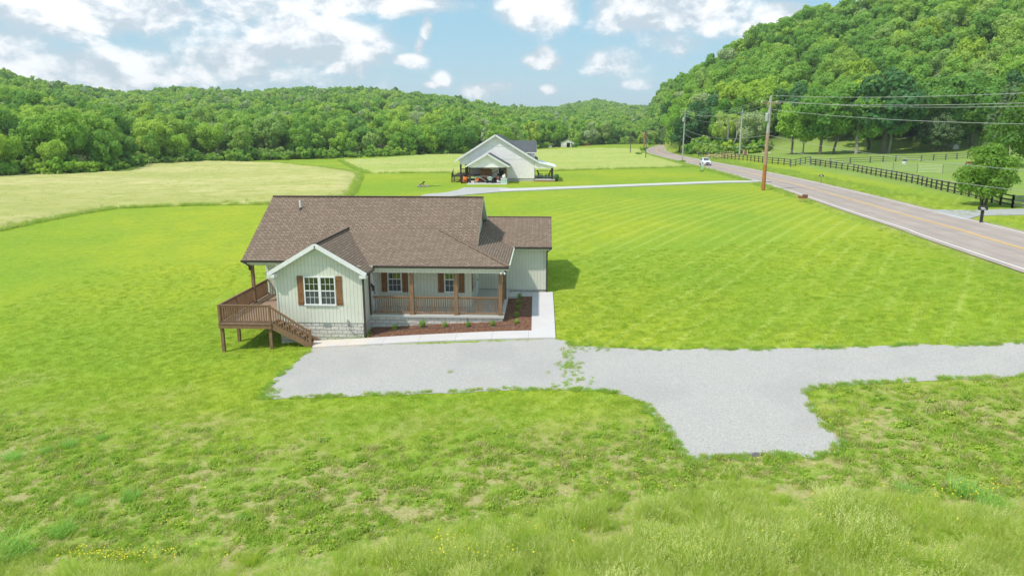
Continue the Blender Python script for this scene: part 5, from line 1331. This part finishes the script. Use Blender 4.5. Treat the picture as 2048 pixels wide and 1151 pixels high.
specs = [dict(nblob=34, w=1.0, zc=.60, hz=.42), dict(nblob=40, w=1.15, zc=.56, hz=.44), dict(nblob=30, w=.85, zc=.60, hz=.46), dict(nblob=38, w=1.05, zc=.55, hz=.48, low=.10), dict(nblob=26, w=.95, zc=.62, hz=.40), dict(nblob=44, w=1.2, zc=.58, hz=.44, low=.12), dict(nblob=30, w=.75, zc=.58, hz=.50, low=.08)]
for i, sp_ in enumerate(specs):
    for mtl, tagn in (('tree_leaf', 'a'),): CROWNS.append(crown_mesh('crown_%d' % i, 100 + i, mtl, nleaf=9500, size=.047, **sp_))
YCROWN = crown_mesh('crown_yellow', 120, 'yellow_leaf', nleaf=6000, size=.062, nblob=34, w=1.0, zc=.60, hz=.42)
DCROWN = crown_mesh('crown_dark', 121, 'dark_leaf', nleaf=6500, size=.06, nblob=40, w=1.1, zc=.58, hz=.44)
TRUNKS = [trunk_mesh('trunk', 1, 'bark'), trunk_mesh('trunk', 2, 'bark'), trunk_mesh('trunk', 3, 'pale_bark')]
LCROWN = crown_mesh('crown_light', 122, 'light_leaf', nleaf=8000, size=.05, nblob=34, w=1.0, zc=.60, hz=.42, low=.12)
PCROWN = crown_mesh('crown_pale', 123, 'pale_leaf', nleaf=5200, size=.05, nblob=30, w=.9, zc=.60, hz=.42)
FAR = [crown_mesh('far_crown_%d' % i, 200 + i, 'tree_leaf', nleaf=1900, size=.105, nblob=26, w=1.05, zc=.52, hz=.50, low=.02) for i in range(5)]
FAR += [crown_mesh('far_crown_light', 210, 'light_leaf', nleaf=1900, size=.105, nblob=26, w=1.05, zc=.52, hz=.50, low=.02), crown_mesh('far_crown_pale', 211, 'pale_leaf', nleaf=1200, size=.10, nblob=22, w=.9, zc=.52, hz=.50, low=.02)]

def place_tree(p, h, wfac, rot, crown, trunk, label, group, name='tree', cat='tree'):
    t = bpy.data.objects.new(name, None); S.collection.objects.link(t); t.location = p; t.rotation_euler = (0, 0, rot); t.scale = (h * wfac, h * wfac, h)
    t['label'] = label; t['category'] = cat
    if group: t['group'] = group
    c = bpy.data.objects.new('crown', crown); S.collection.objects.link(c); c.parent = t
    if trunk is not None: k = bpy.data.objects.new('trunk', trunk); S.collection.objects.link(k); k.parent = t
    return t

def near_road(x, y, m): return bool(((ROAD[:, 0] - x) ** 2 + (ROAD[:, 1] - y) ** 2).min() < m * m)
# candidate tree positions over the wooded land
def scatter_woods(A, E, RI, a0, a1, sp, side):
    pts = []; dmax = 1350 if side == 0 else 640
    for D in np.arange(100, dmax, sp):
        na = int((a1 - a0) * D / sp)
        if na < 1: continue
        for k in range(na):
            a = a0 + (k + rng.uniform(.1, .9)) / na * (a1 - a0); d = D + rng.uniform(-.45, .45) * sp
            e = np.interp(a, A, E); r = np.interp(a, A, RI)
            if d < e or d > r * 1.04 + 14 or near_road(math.sin(a) * d, math.cos(a) * d, 9): continue
            pts.append((a, d, d - e))
    return pts
left = scatter_woods(LA, LD, LR, pxaz(-260), pxaz(1330), 8.8, 0)
right = scatter_woods(RA, RD, RR, pxaz(1296), pxaz(2330), 8.0, 1)
T = []
for side, L in ((0, left), (1, right)):
    for a, d, dd in L:
        if side == 1 and a > pxaz(1540) and dd < 5: continue               # open shade under the yard trees
        x, y = math.sin(a) * d, math.cos(a) * d
        h = rng.uniform(9.5, 16.5) if side == 0 else rng.uniform(10.5, 18)
        if dd < 9 and side == 0: h *= rng.uniform(.75, 1.0)
        if dd < 9 and side == 1: h *= rng.uniform(.8, 1.05)
        T.append([x, y, h, side, dd, d, a])
for px, d in ((1352, 262), (1362, 252), (1373, 246), (1357, 284), (1349, 300), (1367, 272), (1347, 335), (1354, 370), (1346, 410), (1344, 455), (1352, 330), (1360, 310), (1340, 500), (1350, 500), (1358, 430)):
    a = pxaz(px); c_ = math.cos(a + YAW); x, y = math.sin(a) * d / c_, math.cos(a) * d / c_
    if not near_road(x, y, 6.5): T.append([x, y, rng.uniform(13, 19), 1, 4.0, d / c_, a])
zz = terrain(np.array([t[0] for t in T]), np.array([t[1] for t in T]))
for t, z in zip(T, zz): t.append(float(z))
# trees seen largest become individual objects
vis = [t for t in T if pxaz(-60) < t[6] < pxaz(2110) and (t[3] == 0 or t[6] > pxaz(1296))]
def keyf(t): return t[2] / t[5] * (1.0 if t[4] < 9 else .80)
vis.sort(key=keyf, reverse=True)
solo = vis[:262]; solo_id = {id(t) for t in solo}
rest = [t for t in T if id(t) not in solo_id]
def ordinal(n):
    return f"{n}{'th' if 10 <= n % 100 <= 20 else {1: 'st', 2: 'nd', 3: 'rd'}.get(n % 10, 'th')}"
tiers = {}
for t in solo:
    row = 0 if t[4] < 9 else (1 if t[4] < 30 else (2 if t[4] < 60 else 3)); tiers.setdefault((t[3], row), []).append(t)
NM = {(0, 0): 'along the front edge of the far woods', (0, 1): 'in the second row of the far woods', (0, 2): 'in the third row of the far woods', (0, 3): 'on the slope above the far woods',
      (1, 0): 'along the foot of the right hill', (1, 1): 'in the lowest belt of the right hill', (1, 2): 'halfway up the right hill', (1, 3): 'in the upper belt of the right hill'}
for key, L in tiers.items():
    L.sort(key=lambda t: t[6])
    for i, t in enumerate(L):
        ci = rng.integers(0, len(CROWNS)); yl = (t[3] == 1 and rng.random() < .06) ; cm = YCROWN if yl else CROWNS[ci]
        if t[3] == 1 and t[4] < 30 and rng.random() < .18: cm = DCROWN
        if t[3] == 0 and rng.random() < .28: cm = LCROWN
        if rng.random() < .04: cm = PCROWN
        lb = f"{'yellow-green ' if yl else 'green '}tree, {ordinal(i + 1)} from the left {NM[key]}"
        low = t[4] < 9
        place_tree((t[0], t[1], t[7] - (1.0 if low else .6)), t[2], rng.uniform(.76, .98), rng.uniform(0, 6.28), cm, TRUNKS[rng.integers(0, 3)], lb, 'broadleaf trees of the woods')

# ------------------------------------------------------------------ scattering helper (countless plants as one object)
def scatter(name, label, cat, pts, protos, hide=True):
    """pts: array x,y,z,rotx,roty,rotz,sx,sz,variant ; one object instancing the prototype meshes"""
    P = np.array(pts, float); n = len(P)
    me = bpy.data.meshes.new(name); me.vertices.add(n); me.vertices.foreach_set('co', P[:, :3].astype(np.float32).ravel())
    a = me.attributes.new('rot', 'FLOAT_VECTOR', 'POINT'); a.data.foreach_set('vector', P[:, 3:6].astype(np.float32).ravel())
    a = me.attributes.new('scl', 'FLOAT_VECTOR', 'POINT'); a.data.foreach_set('vector', P[:, [6, 6, 7]].astype(np.float32).ravel())
    a = me.attributes.new('vid', 'INT', 'POINT'); a.data.foreach_set('value', P[:, 8].astype(np.int32))
    o = bpy.data.objects.new(name, me); S.collection.objects.link(o)
    col = bpy.data.collections.new(name + '_kinds')
    for i, pm in enumerate(protos):
        po = bpy.data.objects.new('%s_kind_%02d' % (name, i), pm); col.objects.link(po)
    ng = bpy.data.node_groups.new(name, 'GeometryNodeTree'); ng.interface.new_socket('Geometry', in_out='INPUT', socket_type='NodeSocketGeometry'); ng.interface.new_socket('Geometry', in_out='OUTPUT', socket_type='NodeSocketGeometry')
    N = ng.nodes; gi = N.new('NodeGroupInput'); go = N.new('NodeGroupOutput'); iop = N.new('GeometryNodeInstanceOnPoints'); ci = N.new('GeometryNodeCollectionInfo')
    ci.inputs['Collection'].default_value = col; ci.inputs['Separate Children'].default_value = True; ci.inputs['Reset Children'].default_value = True
    def na(nm, dt): q = N.new('GeometryNodeInputNamedAttribute'); q.data_type = dt; q.inputs['Name'].default_value = nm; return q.outputs['Attribute']
    m2p = N.new('GeometryNodeMeshToPoints'); L = ng.links
    L.new(gi.outputs[0], m2p.inputs['Mesh']); L.new(m2p.outputs[0], iop.inputs['Points']); L.new(ci.outputs[0], iop.inputs['Instance'])
    iop.inputs['Pick Instance'].default_value = True; L.new(na('vid', 'INT'), iop.inputs['Instance Index'])
    e2r = N.new('FunctionNodeEulerToRotation'); L.new(na('rot', 'FLOAT_VECTOR'), e2r.inputs[0]); L.new(e2r.outputs[0], iop.inputs['Rotation'])
    L.new(na('scl', 'FLOAT_VECTOR'), iop.inputs['Scale']); L.new(iop.outputs[0], go.inputs[0])
    md = o.modifiers.new('scatter', 'NODES'); md.node_group = ng
    o['kind'] = 'stuff'; o['label'] = label; o['category'] = cat
    return o
F_ = []
for t in rest:
    F_.append((t[0], t[1], t[7] - 1.2, 0, 0, rng.uniform(0, 6.28), t[2] * rng.uniform(.72, 1.0), t[2], rng.choice(7, p=[.17, .17, .17, .17, .17, .11, .04])))
scatter('forest', 'dense green woods covering the hills', 'woods', F_, FAR)

# low brush filling the foot of the woods
U = []
for a in np.arange(pxaz(-260), pxaz(1330), .0022):
    for k in range(3):
        if rng.random() < .36: d = np.interp(a, LA, LD) + rng.uniform(-1, 12); U.append((a, d))
for a in np.arange(pxaz(1540), pxaz(2200), .004):
    if rng.random() < .6: U.append((a, np.interp(a, RA, RD) + rng.uniform(6, 22)))
for a in np.arange(pxaz(1298), pxaz(1540), .002):
    for k in range(3):
        d = np.interp(a, RA, RD) + rng.uniform(-3, 8)
        if not near_road(math.sin(a) * d, math.cos(a) * d, 7.5): U.append((a, d))
ux = np.array([math.sin(a) * d for a, d in U]); uy = np.array([math.cos(a) * d for a, d in U]); uz = terrain(ux, uy)
BUSHP = [crown_mesh('brush_kind_%d' % i, 300 + i, 'tree_leaf', nleaf=1300, size=.14, nblob=16, w=1.5, zc=.45, hz=.5, low=.0) for i in range(3)]
scatter('undergrowth', 'low brush and saplings at the foot of the woods', 'brush', [(x, y, z - .3, 0, 0, rng.uniform(0, 6), h, h, rng.integers(0, 3)) for x, y, z, h in zip(ux, uy, uz, rng.uniform(1.2, 2.6, len(ux)) * rng.uniform(1, 2.3, len(ux)))], BUSHP)

# ------------------------------------------------------------------ single trees
def cedar_mesh(name, seed):
    return crown_mesh(name, seed, 'cedar_leaf', nblob=60, nleaf=7500, size=.045, w=.75, zc=.52, hz=.52, low=.04, shape='cone')
CED = cedar_mesh('crown_cedar', 41)
YARD = [  # px, base py, height m, width factor, crown, trunk, label
    (1583, 309, 15, 1.0, CROWNS[2], 0, 'slender broadleaf yard tree just right of the tall utility pole'), (1640, 309, 19, .95, CROWNS[0], 0, 'large broadleaf yard tree with twin dark trunks left of the middle of the yard'),
    (1668, 308, 17, .85, CROWNS[2], 1, 'tall bright green yard tree between two larger ones'), (1712, 307.5, 20, 1.0, CROWNS[1], 2, 'yard tree with a pale trunk in the shade of the hill'),
    (1766, 307, 22, 1.05, DCROWN, 0, 'dark green broadleaf tree with a thick black trunk in the yard'), (1778, 306, 17, .8, CROWNS[4], 2, 'yard tree with a thin pale trunk right behind the thick black one'),
    (1880, 300, 22, 1.1, CROWNS[5], 0, 'spreading pale green tree behind the cedars'), (1940, 296, 20, 1.1, CROWNS[1], 1, 'broadleaf tree on the mown slope above the outbuilding'), (1606, 308, 12, .9, CROWNS[4], 2, 'small broadleaf tree in front of the wood edge near the tall pole'),
    (1735, 301, 21, 1.0, YCROWN, 1, 'yellow-green tree standing behind the thick black trunk')]
for px, py, h, wf, cm, tk, lb in YARD: place_tree(tuple(G3(px, py) - Vector((0, 0, .2))), h, wf, px * .7, cm, TRUNKS[tk], lb, 'yard trees below the wooded hill')
for px, py, h, lb in ((1860, 303.5, 9.5, 'leftmost of the three dark cedars at the yard edge'), (1877, 303.5, 10.5, 'middle of the three dark cedars at the yard edge'), (1895, 302.5, 9, 'rightmost of the three dark cedars at the yard edge')):
    place_tree(tuple(G3(px, py)), h, 1.15, px, CED, TRUNKS[0], lb, 'dark cedars at the yard edge', 'cedar_tree', 'cedar')
place_tree(tuple(G3(2010, 335)), 17, .9, 1.0, CED, TRUNKS[0], 'tall grey-green cedar near the right picture edge', None, 'cedar_tree', 'cedar')
RT = crown_mesh('crown_roadside', 77, 'tree_leaf', nblob=80, nleaf=19000, size=.040, w=1.2, zc=.51, hz=.54, low=.04)
mat('mid_leaf', leafy([(0, (.17, .34, .05)), (1, (.22, .40, .06))], .35)); RT.materials[0] = MATS['mid_leaf']
place_tree(tuple(G3(1966, 411)), 6.6, 1.0, 2.0, RT, trunk_mesh('trunk', 9, 'bark', r=.014, multi=6), 'leafy multi-stemmed tree growing by the fence next to the mailbox', None)
BT = crown_mesh('crown_big', 78, 'tree_leaf', nblob=60, nleaf=14000, size=.03, w=1.0, zc=.55, hz=.46, low=.12)
mat('deep_leaf', leafy([(0, (.10, .22, .045)), (1, (.13, .27, .05))], .3)); BT.materials[0] = MATS['deep_leaf']
bp_ = G3(2078, 409); place_tree(tuple(bp_), 14.5, .95, .5, BT, TRUNKS[1], 'big broadleaf tree cut off by the right picture edge', None)
for px, py, h, lb in ((826, 310.5, 11.5, 'round dark green tree standing out left of the white farmhouse'), (858, 309.5, 12.5, 'middle tree of the leafy clump left of the white farmhouse'), (893, 308.5, 11, 'right tree of the leafy clump left of the white farmhouse')):
    place_tree(tuple(G3(px, py) - Vector((0, 0, 1.2))), h + 1.2, 1.05, px, CROWNS[3], TRUNKS[0], lb, 'leafy clump left of the farmhouse')
# dead tree with bare limbs at the edge of the woods
dp = G3(1461, 306); t = thing('dead_tree', 'bare pale forked tree at the wood edge left of the weathered pole', 'tree', tuple(dp)); m = MB()
rs = random.Random(12)
def limb(p, d, L, r, n):
    q = p + d * L; m.tube([p, p.lerp(q, .5) + Vector((rs.uniform(-.1, .1),) * 3), q], [r, r * .8, r * .55], 6, 0, False)
    if n:
        for _ in range(2 if n > 1 else 3): limb(q, (d + Vector((rs.uniform(-.7, .7), rs.uniform(-.3, .3), rs.uniform(-.1, .4)))).normalized(), L * .7, r * .55, n - 1)
limb(dp, Vector((-.25, -.05, 1)).normalized(), 4.5, .35, 3); limb(dp + Vector((0, 0, 1)), Vector((.4, -.05, 1)).normalized(), 4, .28, 3)
m.build('trunk', 'pale_bark', t)
# field-edge bushes
for px, py, h, lb in ((1313, 286, 5.0, 'round bush on the far verge where the road bends'), (1287, 302, 2.6, 'green thicket beside the grey pole near the road bend'), (1278, 311, 1.8, 'low green bush in the hay left of the grey pole'), (1149, 294.5, 3.2, 'dark green tree hugging the right side of the small white barn'),
                      (1300, 291, 3.0, 'low shrub at the outer side of the road bend'), (1403, 343, .75, 'tiny dark bush at the foot of the pale pedestal box'), (512, 319, 1.4, 'small light bush at the far edge of the hay field'), (1365, 326, 1.3, 'weedy clump at the base of the pale roadside pole')):
    place_tree(tuple(G3(px, py) - Vector((0, 0, .2))), h, 1.25, px, BUSHP[int(px) % 3], None, lb, 'bushes along the field edges', 'bush', 'bush')

# ------------------------------------------------------------------ grass
def blades(name, seed, n, h, w, spread, m, bend=.5, seeds=None, nb=3):
    gn = np.random.default_rng(seed); V = []; F = []; MI = []
    for i in range(n):
        a = gn.uniform(0, 6.28); r = spread * math.sqrt(gn.random()); x, y = r * math.cos(a), r * math.sin(a)
        hh = h * gn.uniform(.5, 1.1); la = gn.uniform(0, 6.28); be = bend * gn.uniform(.3, 1.2) * hh; wa = gn.uniform(0, 6.28); wx_, wy_ = math.cos(wa) * w / 2, math.sin(wa) * w / 2
        b = len(V)
        for k in range(nb + 1):
            t = k / nb; cx_ = x + math.cos(la) * be * t * t; cy_ = y + math.sin(la) * be * t * t; z = hh * (t - .18 * bend * t * t); f = 1 - t * .92
            V += [(cx_ - wx_ * f, cy_ - wy_ * f, z), (cx_ + wx_ * f, cy_ + wy_ * f, z)]
            if k: F.append((b + 2 * k - 2, b + 2 * k - 1, b + 2 * k + 1, b + 2 * k)); MI.append(0)
        if seeds and gn.random() < seeds:
            tx, ty, tz_ = V[-1][0], V[-1][1], V[-1][2]
            for s in range(5):
                b = len(V); q = (tx + gn.normal() * w * 1.6 - math.cos(la) * s * .016, ty + gn.normal() * w * 1.6 - math.sin(la) * s * .016, tz_ - s * h * .05); e = w * .75
                V += [(q[0] - e, q[1], q[2]), (q[0], q[1] - e, q[2] - e), (q[0] + e, q[1], q[2]), (q[0], q[1] + e, q[2] + e * 1.8)]; F.append((b, b + 1, b + 2, b + 3)); MI.append(1)
    me = fast_mesh(name, np.array(V), np.array(F), m); me.polygons.foreach_set('material_index', MI); return me
def pts_in(poly_or_box, n, test=None, zoff=0):
    xs = [p[0] for p in poly_or_box]; ys = [p[1] for p in poly_or_box]
    x = rng.uniform(min(xs), max(xs), n); y = rng.uniform(min(ys), max(ys), n); k = inside(x, y, poly_or_box)
    if test is not None: k &= test(x, y)
    x, y = x[k], y[k]; return x, y, terrain(x, y) + zoff
def infr(x, y, margin=60):          # roughly within reach of the camera's view or a step beside it
    a = np.arctan2(x, y); return (a > pxaz(-260)) & (a < pxaz(2048 + 260))
HOUSEP = [(-13.8, 33.9), (-9.2, 33.9), (-9.2, 34.4), (.1, 34.4), (.1, 49), (-16.4, 49), (-16.4, 39.4), (-13.8, 39.4)]
WALKP = GP(WALK_PX)
def free(x, y): return ~inside(x, y, GRAVEL) & ~inside(x, y, WALKP) & ~inside(x, y, BED) & ~inside(x, y, HOUSEP) & (seg_dist(x, y, ROAD) > 4.7)
def inst(x, y, z, s0, s1, kinds, tilt=.15, zs=None):
    n = len(x); s = rng.uniform(s0, s1, n); return np.c_[x, y, z, rng.normal(0, tilt, n), rng.normal(0, tilt, n), rng.uniform(0, 6.28, n), s, s if zs is None else s * zs, rng.choice(kinds, n)]
PR = [blades('tuft_%d' % i, 500 + i, 40, .09, .017, .20, ['lawn_blade'], .6, None, 2) for i in range(3)]
PW_ = [blades('weed_%d' % i, 520 + i, 30, .17, .026, .15, ['weed_blade'], .9, None, 2) for i in range(3)]
def rosette(name, seed, n, L, w, m):
    gn = random.Random(seed); mb = MB()
    for i in range(n):
        a = i * 2.4 + gn.uniform(-.3, .3); l = L * gn.uniform(.6, 1.1); x, y = math.cos(a), math.sin(a); h = gn.uniform(.02, .12); r0 = gn.uniform(0, .10)
        mb.poly([(x * r0, y * r0, .01 + h * .5), (x * (r0 + l * .5) - y * w, y * (r0 + l * .5) + x * w, h), (x * (r0 + l), y * (r0 + l), h * .6), (x * (r0 + l * .5) + y * w, y * (r0 + l * .5) - x * w, h)])
    o = mb.build(name, m); d = o.data; bpy.data.objects.remove(o); return d
PW_ += [rosette('weed_broad_%d' % i, 530 + i, 26, .11, .03, 'broad_weed') for i in range(2)] + [blades('weed_straw', 535, 26, .15, .024, .16, ['straw_blade'], .9, None, 2)]
PT = [blades('tall_%d' % i, 540 + i, 64, .80, .015, .26, ['tall_blade', 'seed_head'], .8, .5, 4) for i in range(4)]
PH = [blades('hay_%d' % i, 560 + i, 46, .62, .022, .42, ['hay_blade', 'seed_head'], .6, .6, 3) for i in range(3)]
PE = [blades('edge_%d' % i, 580 + i, 40, .50, .022, .40, ['edge_blade'], .5, None, 3) for i in range(2)]
lawnbox = [(-34, 17), (40, 17), (40, 52), (-34, 52)]
ROUGH_EDGE = np.array(GP(ROUGHTOP))
def not_rough(x, y): return free(x, y) & infr(x, y) & (~inside(x, y, ROUGH) | ((rng.random(len(x)) < .7) & (seg_dist(x, y, ROUGH_EDGE) < 2.5))) & (rng.random(len(x)) < np.clip(1.25 - (np.hypot(x, y) - 22) / 34, .12, 1))
x, y, z = pts_in(lawnbox, 64000, not_rough)
scatter('lawn_grass', 'short bright green mown grass', 'grass', inst(x, y, z - .01, .7, 1.15, [0, 1, 2]), PR)
def rough_test(x, y): return free(x, y) & infr(x, y) & ~inside(x, y, TALL)
x, y, z = pts_in([(p[0], max(p[1], 8)) for p in ROUGH], 60000, rough_test)
dn = .55 * npn(x, y, .5, 3.) + .8 * npn(x, y, 1.7, 8.) + .5 * npn(x, y, 4.1, 2.); k = dn > rng.uniform(-.7, .45, len(x)); x, y, z, dn = x[k], y[k], z[k], dn[k]
W_ = inst(x, y, z - .01, .55, 1.5, [0, 1, 2, 0, 1, 2, 0, 1, 3, 4, 5, 5]); W_[:, 6:8] *= (.78 + .5 * np.clip(dn, 0, .6))[:, None]
bd = seg_dist(x, y, np.array(GP(ROUGHTOP))); W_ = W_[rng.random(len(W_)) < np.clip(.12 + bd / 4.0, 0, 1)]
scatter('weeds', 'uneven weedy grass between bare patches', 'weeds', W_, PW_)
cx0, cy0, _ = pts_in(TALL, 1500, lambda x, y: infr(x, y) & (y > 10.3)); nc = len(cx0); nt = 13
ch = rng.uniform(.62, 1.15, nc) * (.9 + .3 * npn(cx0, cy0, .45, 20.)); cx1 = np.repeat(cx0, nt); cy1 = np.repeat(cy0, nt); ch1 = np.repeat(ch, nt)
ox, oy = rng.normal(0, .20, nc * nt), rng.normal(0, .20, nc * nt); x, y = cx1 + ox, cy1 + oy; k = free(x, y); x, y, ox, oy, ch1 = x[k], y[k], ox[k], oy[k], ch1[k]
edge = seg_dist(x, y, np.array(TALL[:len(TALLTOP)])); z = terrain(x, y)
Tt = inst(x, y, z - .02, .62, .95, [0, 1, 2, 3], .08); Tt[:, 3] -= oy * 1.0; Tt[:, 4] += ox * 1.0
Tt[:, 6:8] *= (np.clip(.45 + edge / 2.0, .45, 1) * ch1)[:, None]; Tt[:, 6] *= .8
scatter('tall_grass', 'tall seeding grass along the near edge', 'tall grass', Tt, PT)
# hay tops, denser near the camera, and the ragged green margins of the hay field
x, y, z = pts_in(HAY1, 12000, lambda x, y: infr(x, y) & (rng.random(len(x)) < np.clip(70 / np.hypot(x, y), 0, 1) ** 2 * 1.2)); H_ = inst(x, y, z + .12, .55, .95, [0, 1, 2], .12)
x, y, z = pts_in(HAY2, 5000, lambda x, y: infr(x, y) & (rng.random(len(x)) < np.clip(110 / np.hypot(x, y), 0, 1) ** 2)); H_ = np.r_[H_, inst(x, y, z + .1, .55, .95, [0, 1, 2], .12)]
scatter('hay_grass', 'pale ripe hay grass standing in the field', 'hay', H_, PH)
def along(poly, n, d0, d1, closed=True):
    P = np.array(list(poly) + ([poly[0]] if closed else [])); L = np.linalg.norm(np.diff(P, axis=0), axis=1); cu = np.r_[0, np.cumsum(L)]; s = rng.uniform(0, cu[-1], n)
    i = np.clip(np.searchsorted(cu, s) - 1, 0, len(L) - 1); t = (s - cu[i]) / L[i]; p = P[i] + (P[i + 1] - P[i]) * t[:, None]; nn = (P[i + 1] - P[i]) / L[i][:, None]; nn = np.c_[-nn[:, 1], nn[:, 0]]
    return p + nn * rng.uniform(d0, d1, n)[:, None]
q = np.r_[along(HAY1, 3800, -.5, .7), along(HAY2, 3400, -.6, .8)]; k = infr(q[:, 0], q[:, 1]) & (seg_dist(q[:, 0], q[:, 1], ROAD) > 4.9); q = q[k]
E_ = inst(q[:, 0], q[:, 1], terrain(q[:, 0], q[:, 1]), .7, 1.3, [0, 1], .15)
# verges of the road and fence feet
q = along(ROAD, 5200, -9.5, -4.6, False); q2 = along(ROAD, 4200, 4.6, 6.2, False); q = np.r_[q, q2]; dd = np.hypot(q[:, 0], q[:, 1]); k = (q[:, 1] > 20) & infr(q[:, 0], q[:, 1]) & ((dd > 92) | (rng.random(len(q)) < .35)); q = q[k]; dd = dd[k]
V_ = inst(q[:, 0], q[:, 1], terrain(q[:, 0], q[:, 1]), .45, 1.0, [0, 1], .15); V_[:, 6:8] *= np.clip(dd / 95, .35, 1.15)[:, None]
VG = np.r_[E_, V_]; VG = VG[seg_dist(VG[:, 0], VG[:, 1], ND) > 2.6]
scatter('verge_grass', 'uncut grass along the road and field margins', 'grass', VG, PE)
# tufts invading the gravel and its borders
q = along(GRAVEL, 2600, -.22, .10); k = (q[:, 1] < 40) & ~inside(q[:, 0], q[:, 1], WALKP) & infr(q[:, 0], q[:, 1]) & (npn(q[:, 0], q[:, 1], 1.1, 4) > -.12) & (seg_dist(q[:, 0], q[:, 1], np.array(WALKP + [WALKP[0]])) > .5); q = q[k]
gq = []
for px, py, rx, ry, n in ((1140, 733, 26, 10, 46), (1136, 714, 16, 5, 14), (1140, 703, 14, 6, 14), (1165, 693, 22, 7, 18), (1200, 698, 26, 6, 12), (1150, 757, 36, 9, 20), (1110, 775, 16, 6, 10), (1130, 768, 12, 6, 8), (900, 745, 3, 3, 3), (1160, 778, 20, 4, 8), (545, 782, 14, 10, 12), (1575, 915, 22, 8, 22), (1395, 918, 30, 6, 18)):
    for _ in range(n): gq.append(Gq(px + rng.normal() * rx * .55, py + rng.normal() * ry * .55))
q = np.r_[q, np.array(gq)]
scatter('border_weeds', 'grass tufts creeping over the gravel edge', 'grass', inst(q[:, 0], q[:, 1], terrain(q[:, 0], q[:, 1]) + .015, .6, 1.15, [0, 1, 2], .2), [blades('border_%d' % i, 600 + i, 30, .15, .014, .12, ['clump_blade' if i == 0 else 'weed_blade'], .8, None, 2) for i in range(3)])
# yellow wildflowers
fl = []
for px, py, rx, ry, n in ((230, 1135, 60, 14, 240), (350, 1050, 26, 8, 34), (330, 1125, 80, 14, 70), (900, 1120, 40, 20, 90), (930, 1140, 60, 12, 60), (1050, 1078, 30, 10, 24), (1900, 1010, 70, 12, 120), (2000, 985, 45, 14, 120), (1620, 830, 20, 10, 20), (1720, 840, 40, 12, 30), (1340, 980, 60, 20, 46), (1080, 1030, 60, 14, 30), (800, 930, 300, 40, 60), (500, 960, 300, 60, 44), (1000, 900, 250, 40, 34), (1290, 970, 120, 26, 46), (1700, 900, 200, 60, 50), (620, 1100, 180, 20, 40), (1450, 1120, 300, 20, 50), (1750, 1060, 200, 20, 40), (1540, 930, 80, 10, 36)):
    for _ in range(int(n * .7)): fl.append(Gq(px + rng.normal() * rx * 1.0, min(1148, py + rng.normal() * ry * .8)))
fl = np.array(fl); fl = fl[free(fl[:, 0], fl[:, 1])]; fx, fy = fl[:, 0], fl[:, 1]; tall = inside(fx, fy, TALL)
FV = []; FF = []
fm = MB()
for i in range(4): a = i * 1.57; fm.poly([(0, 0, 0), (math.cos(a) * .022, math.sin(a) * .022, .006), (math.cos(a + .8) * .027, math.sin(a + .8) * .027, .008), (math.cos(a + 1.57) * .022, math.sin(a + 1.57) * .022, .006)])
fo_ = fm.build('flower_kind', 'yellow_flower'); fme = fo_.data; bpy.data.objects.remove(fo_)
scatter('wildflowers', 'small yellow wildflowers dotted through the near grass', 'wildflowers', inst(fx, fy, terrain(fx, fy) + np.where(tall, rng.uniform(.35, .62, len(fx)), rng.uniform(.08, .16, len(fx))), .4, .9, [0], .3), [fme])
# coarse blue-green grass clumps one can tell apart
CL = [(140, 892, .55, 'coarse blue-green grass clump upper left in the weedy foreground'), (95, 905, .5, 'pale green grass clump just left of and below the uppermost clump'), (28, 918, .62, 'broad grass clump at the left picture edge'), (262, 998, .62, 'dense dark green grass clump in the middle of the left foreground'),
      (206, 878, .42, 'small light grass clump right of the uppermost clump'), (165, 1008, .42, 'thin pale grass clump left of the dense dark one'), (125, 1068, .7, 'wide low grass clump above the bottom left corner'), (483, 1040, .34, 'small round dark green grass tuft in the lower left foreground'), (12, 1120, 1.35, 'tall arching silver-green grass clump in the bottom left corner'),
      (1930, 985, .85, 'tall pale grass clump standing among weeds near the right edge'), (1985, 1015, .8, 'bushy dark weed clump with yellow flowers at the right edge'), (1815, 985, .55, 'low green grass clump left of the tall pale one on the right')]
protoC = [blades('clump_leaf', 700 + i, 260, .62, .026, .40, ['clump_blade'], 1.0, None, 4) for i in range(3)]
for i, (px, py, s, lb) in enumerate(CL):
    p = G3(px, py); o = bpy.data.objects.new('grass_clump', protoC[i % 3]); S.collection.objects.link(o); o.location = p; o.scale = (s * 1.15, s * 1.15, s); o.rotation_euler = (0, 0, i * 1.3); tag(o, lb, 'grass clump', 'coarse grass clumps in the foreground')
# ------------------------------------------------------------------ thin summer haze
hm = bpy.data.materials.new('haze'); hm.use_nodes = True; hn = hm.node_tree; hn.nodes.clear()
pv = hn.nodes.new('ShaderNodeVolumePrincipled'); ho = hn.nodes.new('ShaderNodeOutputMaterial'); hn.links.new(pv.outputs[0], ho.inputs['Volume'])
pv.inputs['Color'].default_value = (.88, .93, .98, 1); pv.inputs['Density'].default_value = .00022; pv.inputs['Anisotropy'].default_value = .2
me = bpy.data.meshes.new('haze'); hb = bmesh.new(); bmesh.ops.create_cube(hb, size=1.0); hb.to_mesh(me); hb.free(); me.materials.append(hm)
zlo = float(Z.min()) - 1; hz_ = bpy.data.objects.new('haze', me); S.collection.objects.link(hz_)
ztop = max(float(Z.max()) + 22, 30)
hz_.scale = (gx[-1] - gx[0] + 4, gy[-1] - gy[0] + 4, ztop - zlo); hz_.location = ((gx[-1] + gx[0]) / 2, (gy[-1] + gy[0]) / 2, (ztop + zlo) / 2); hz_['kind'] = 'stuff'; hz_['label'] = 'thin pale summer haze in the valley air'; hz_['category'] = 'haze'
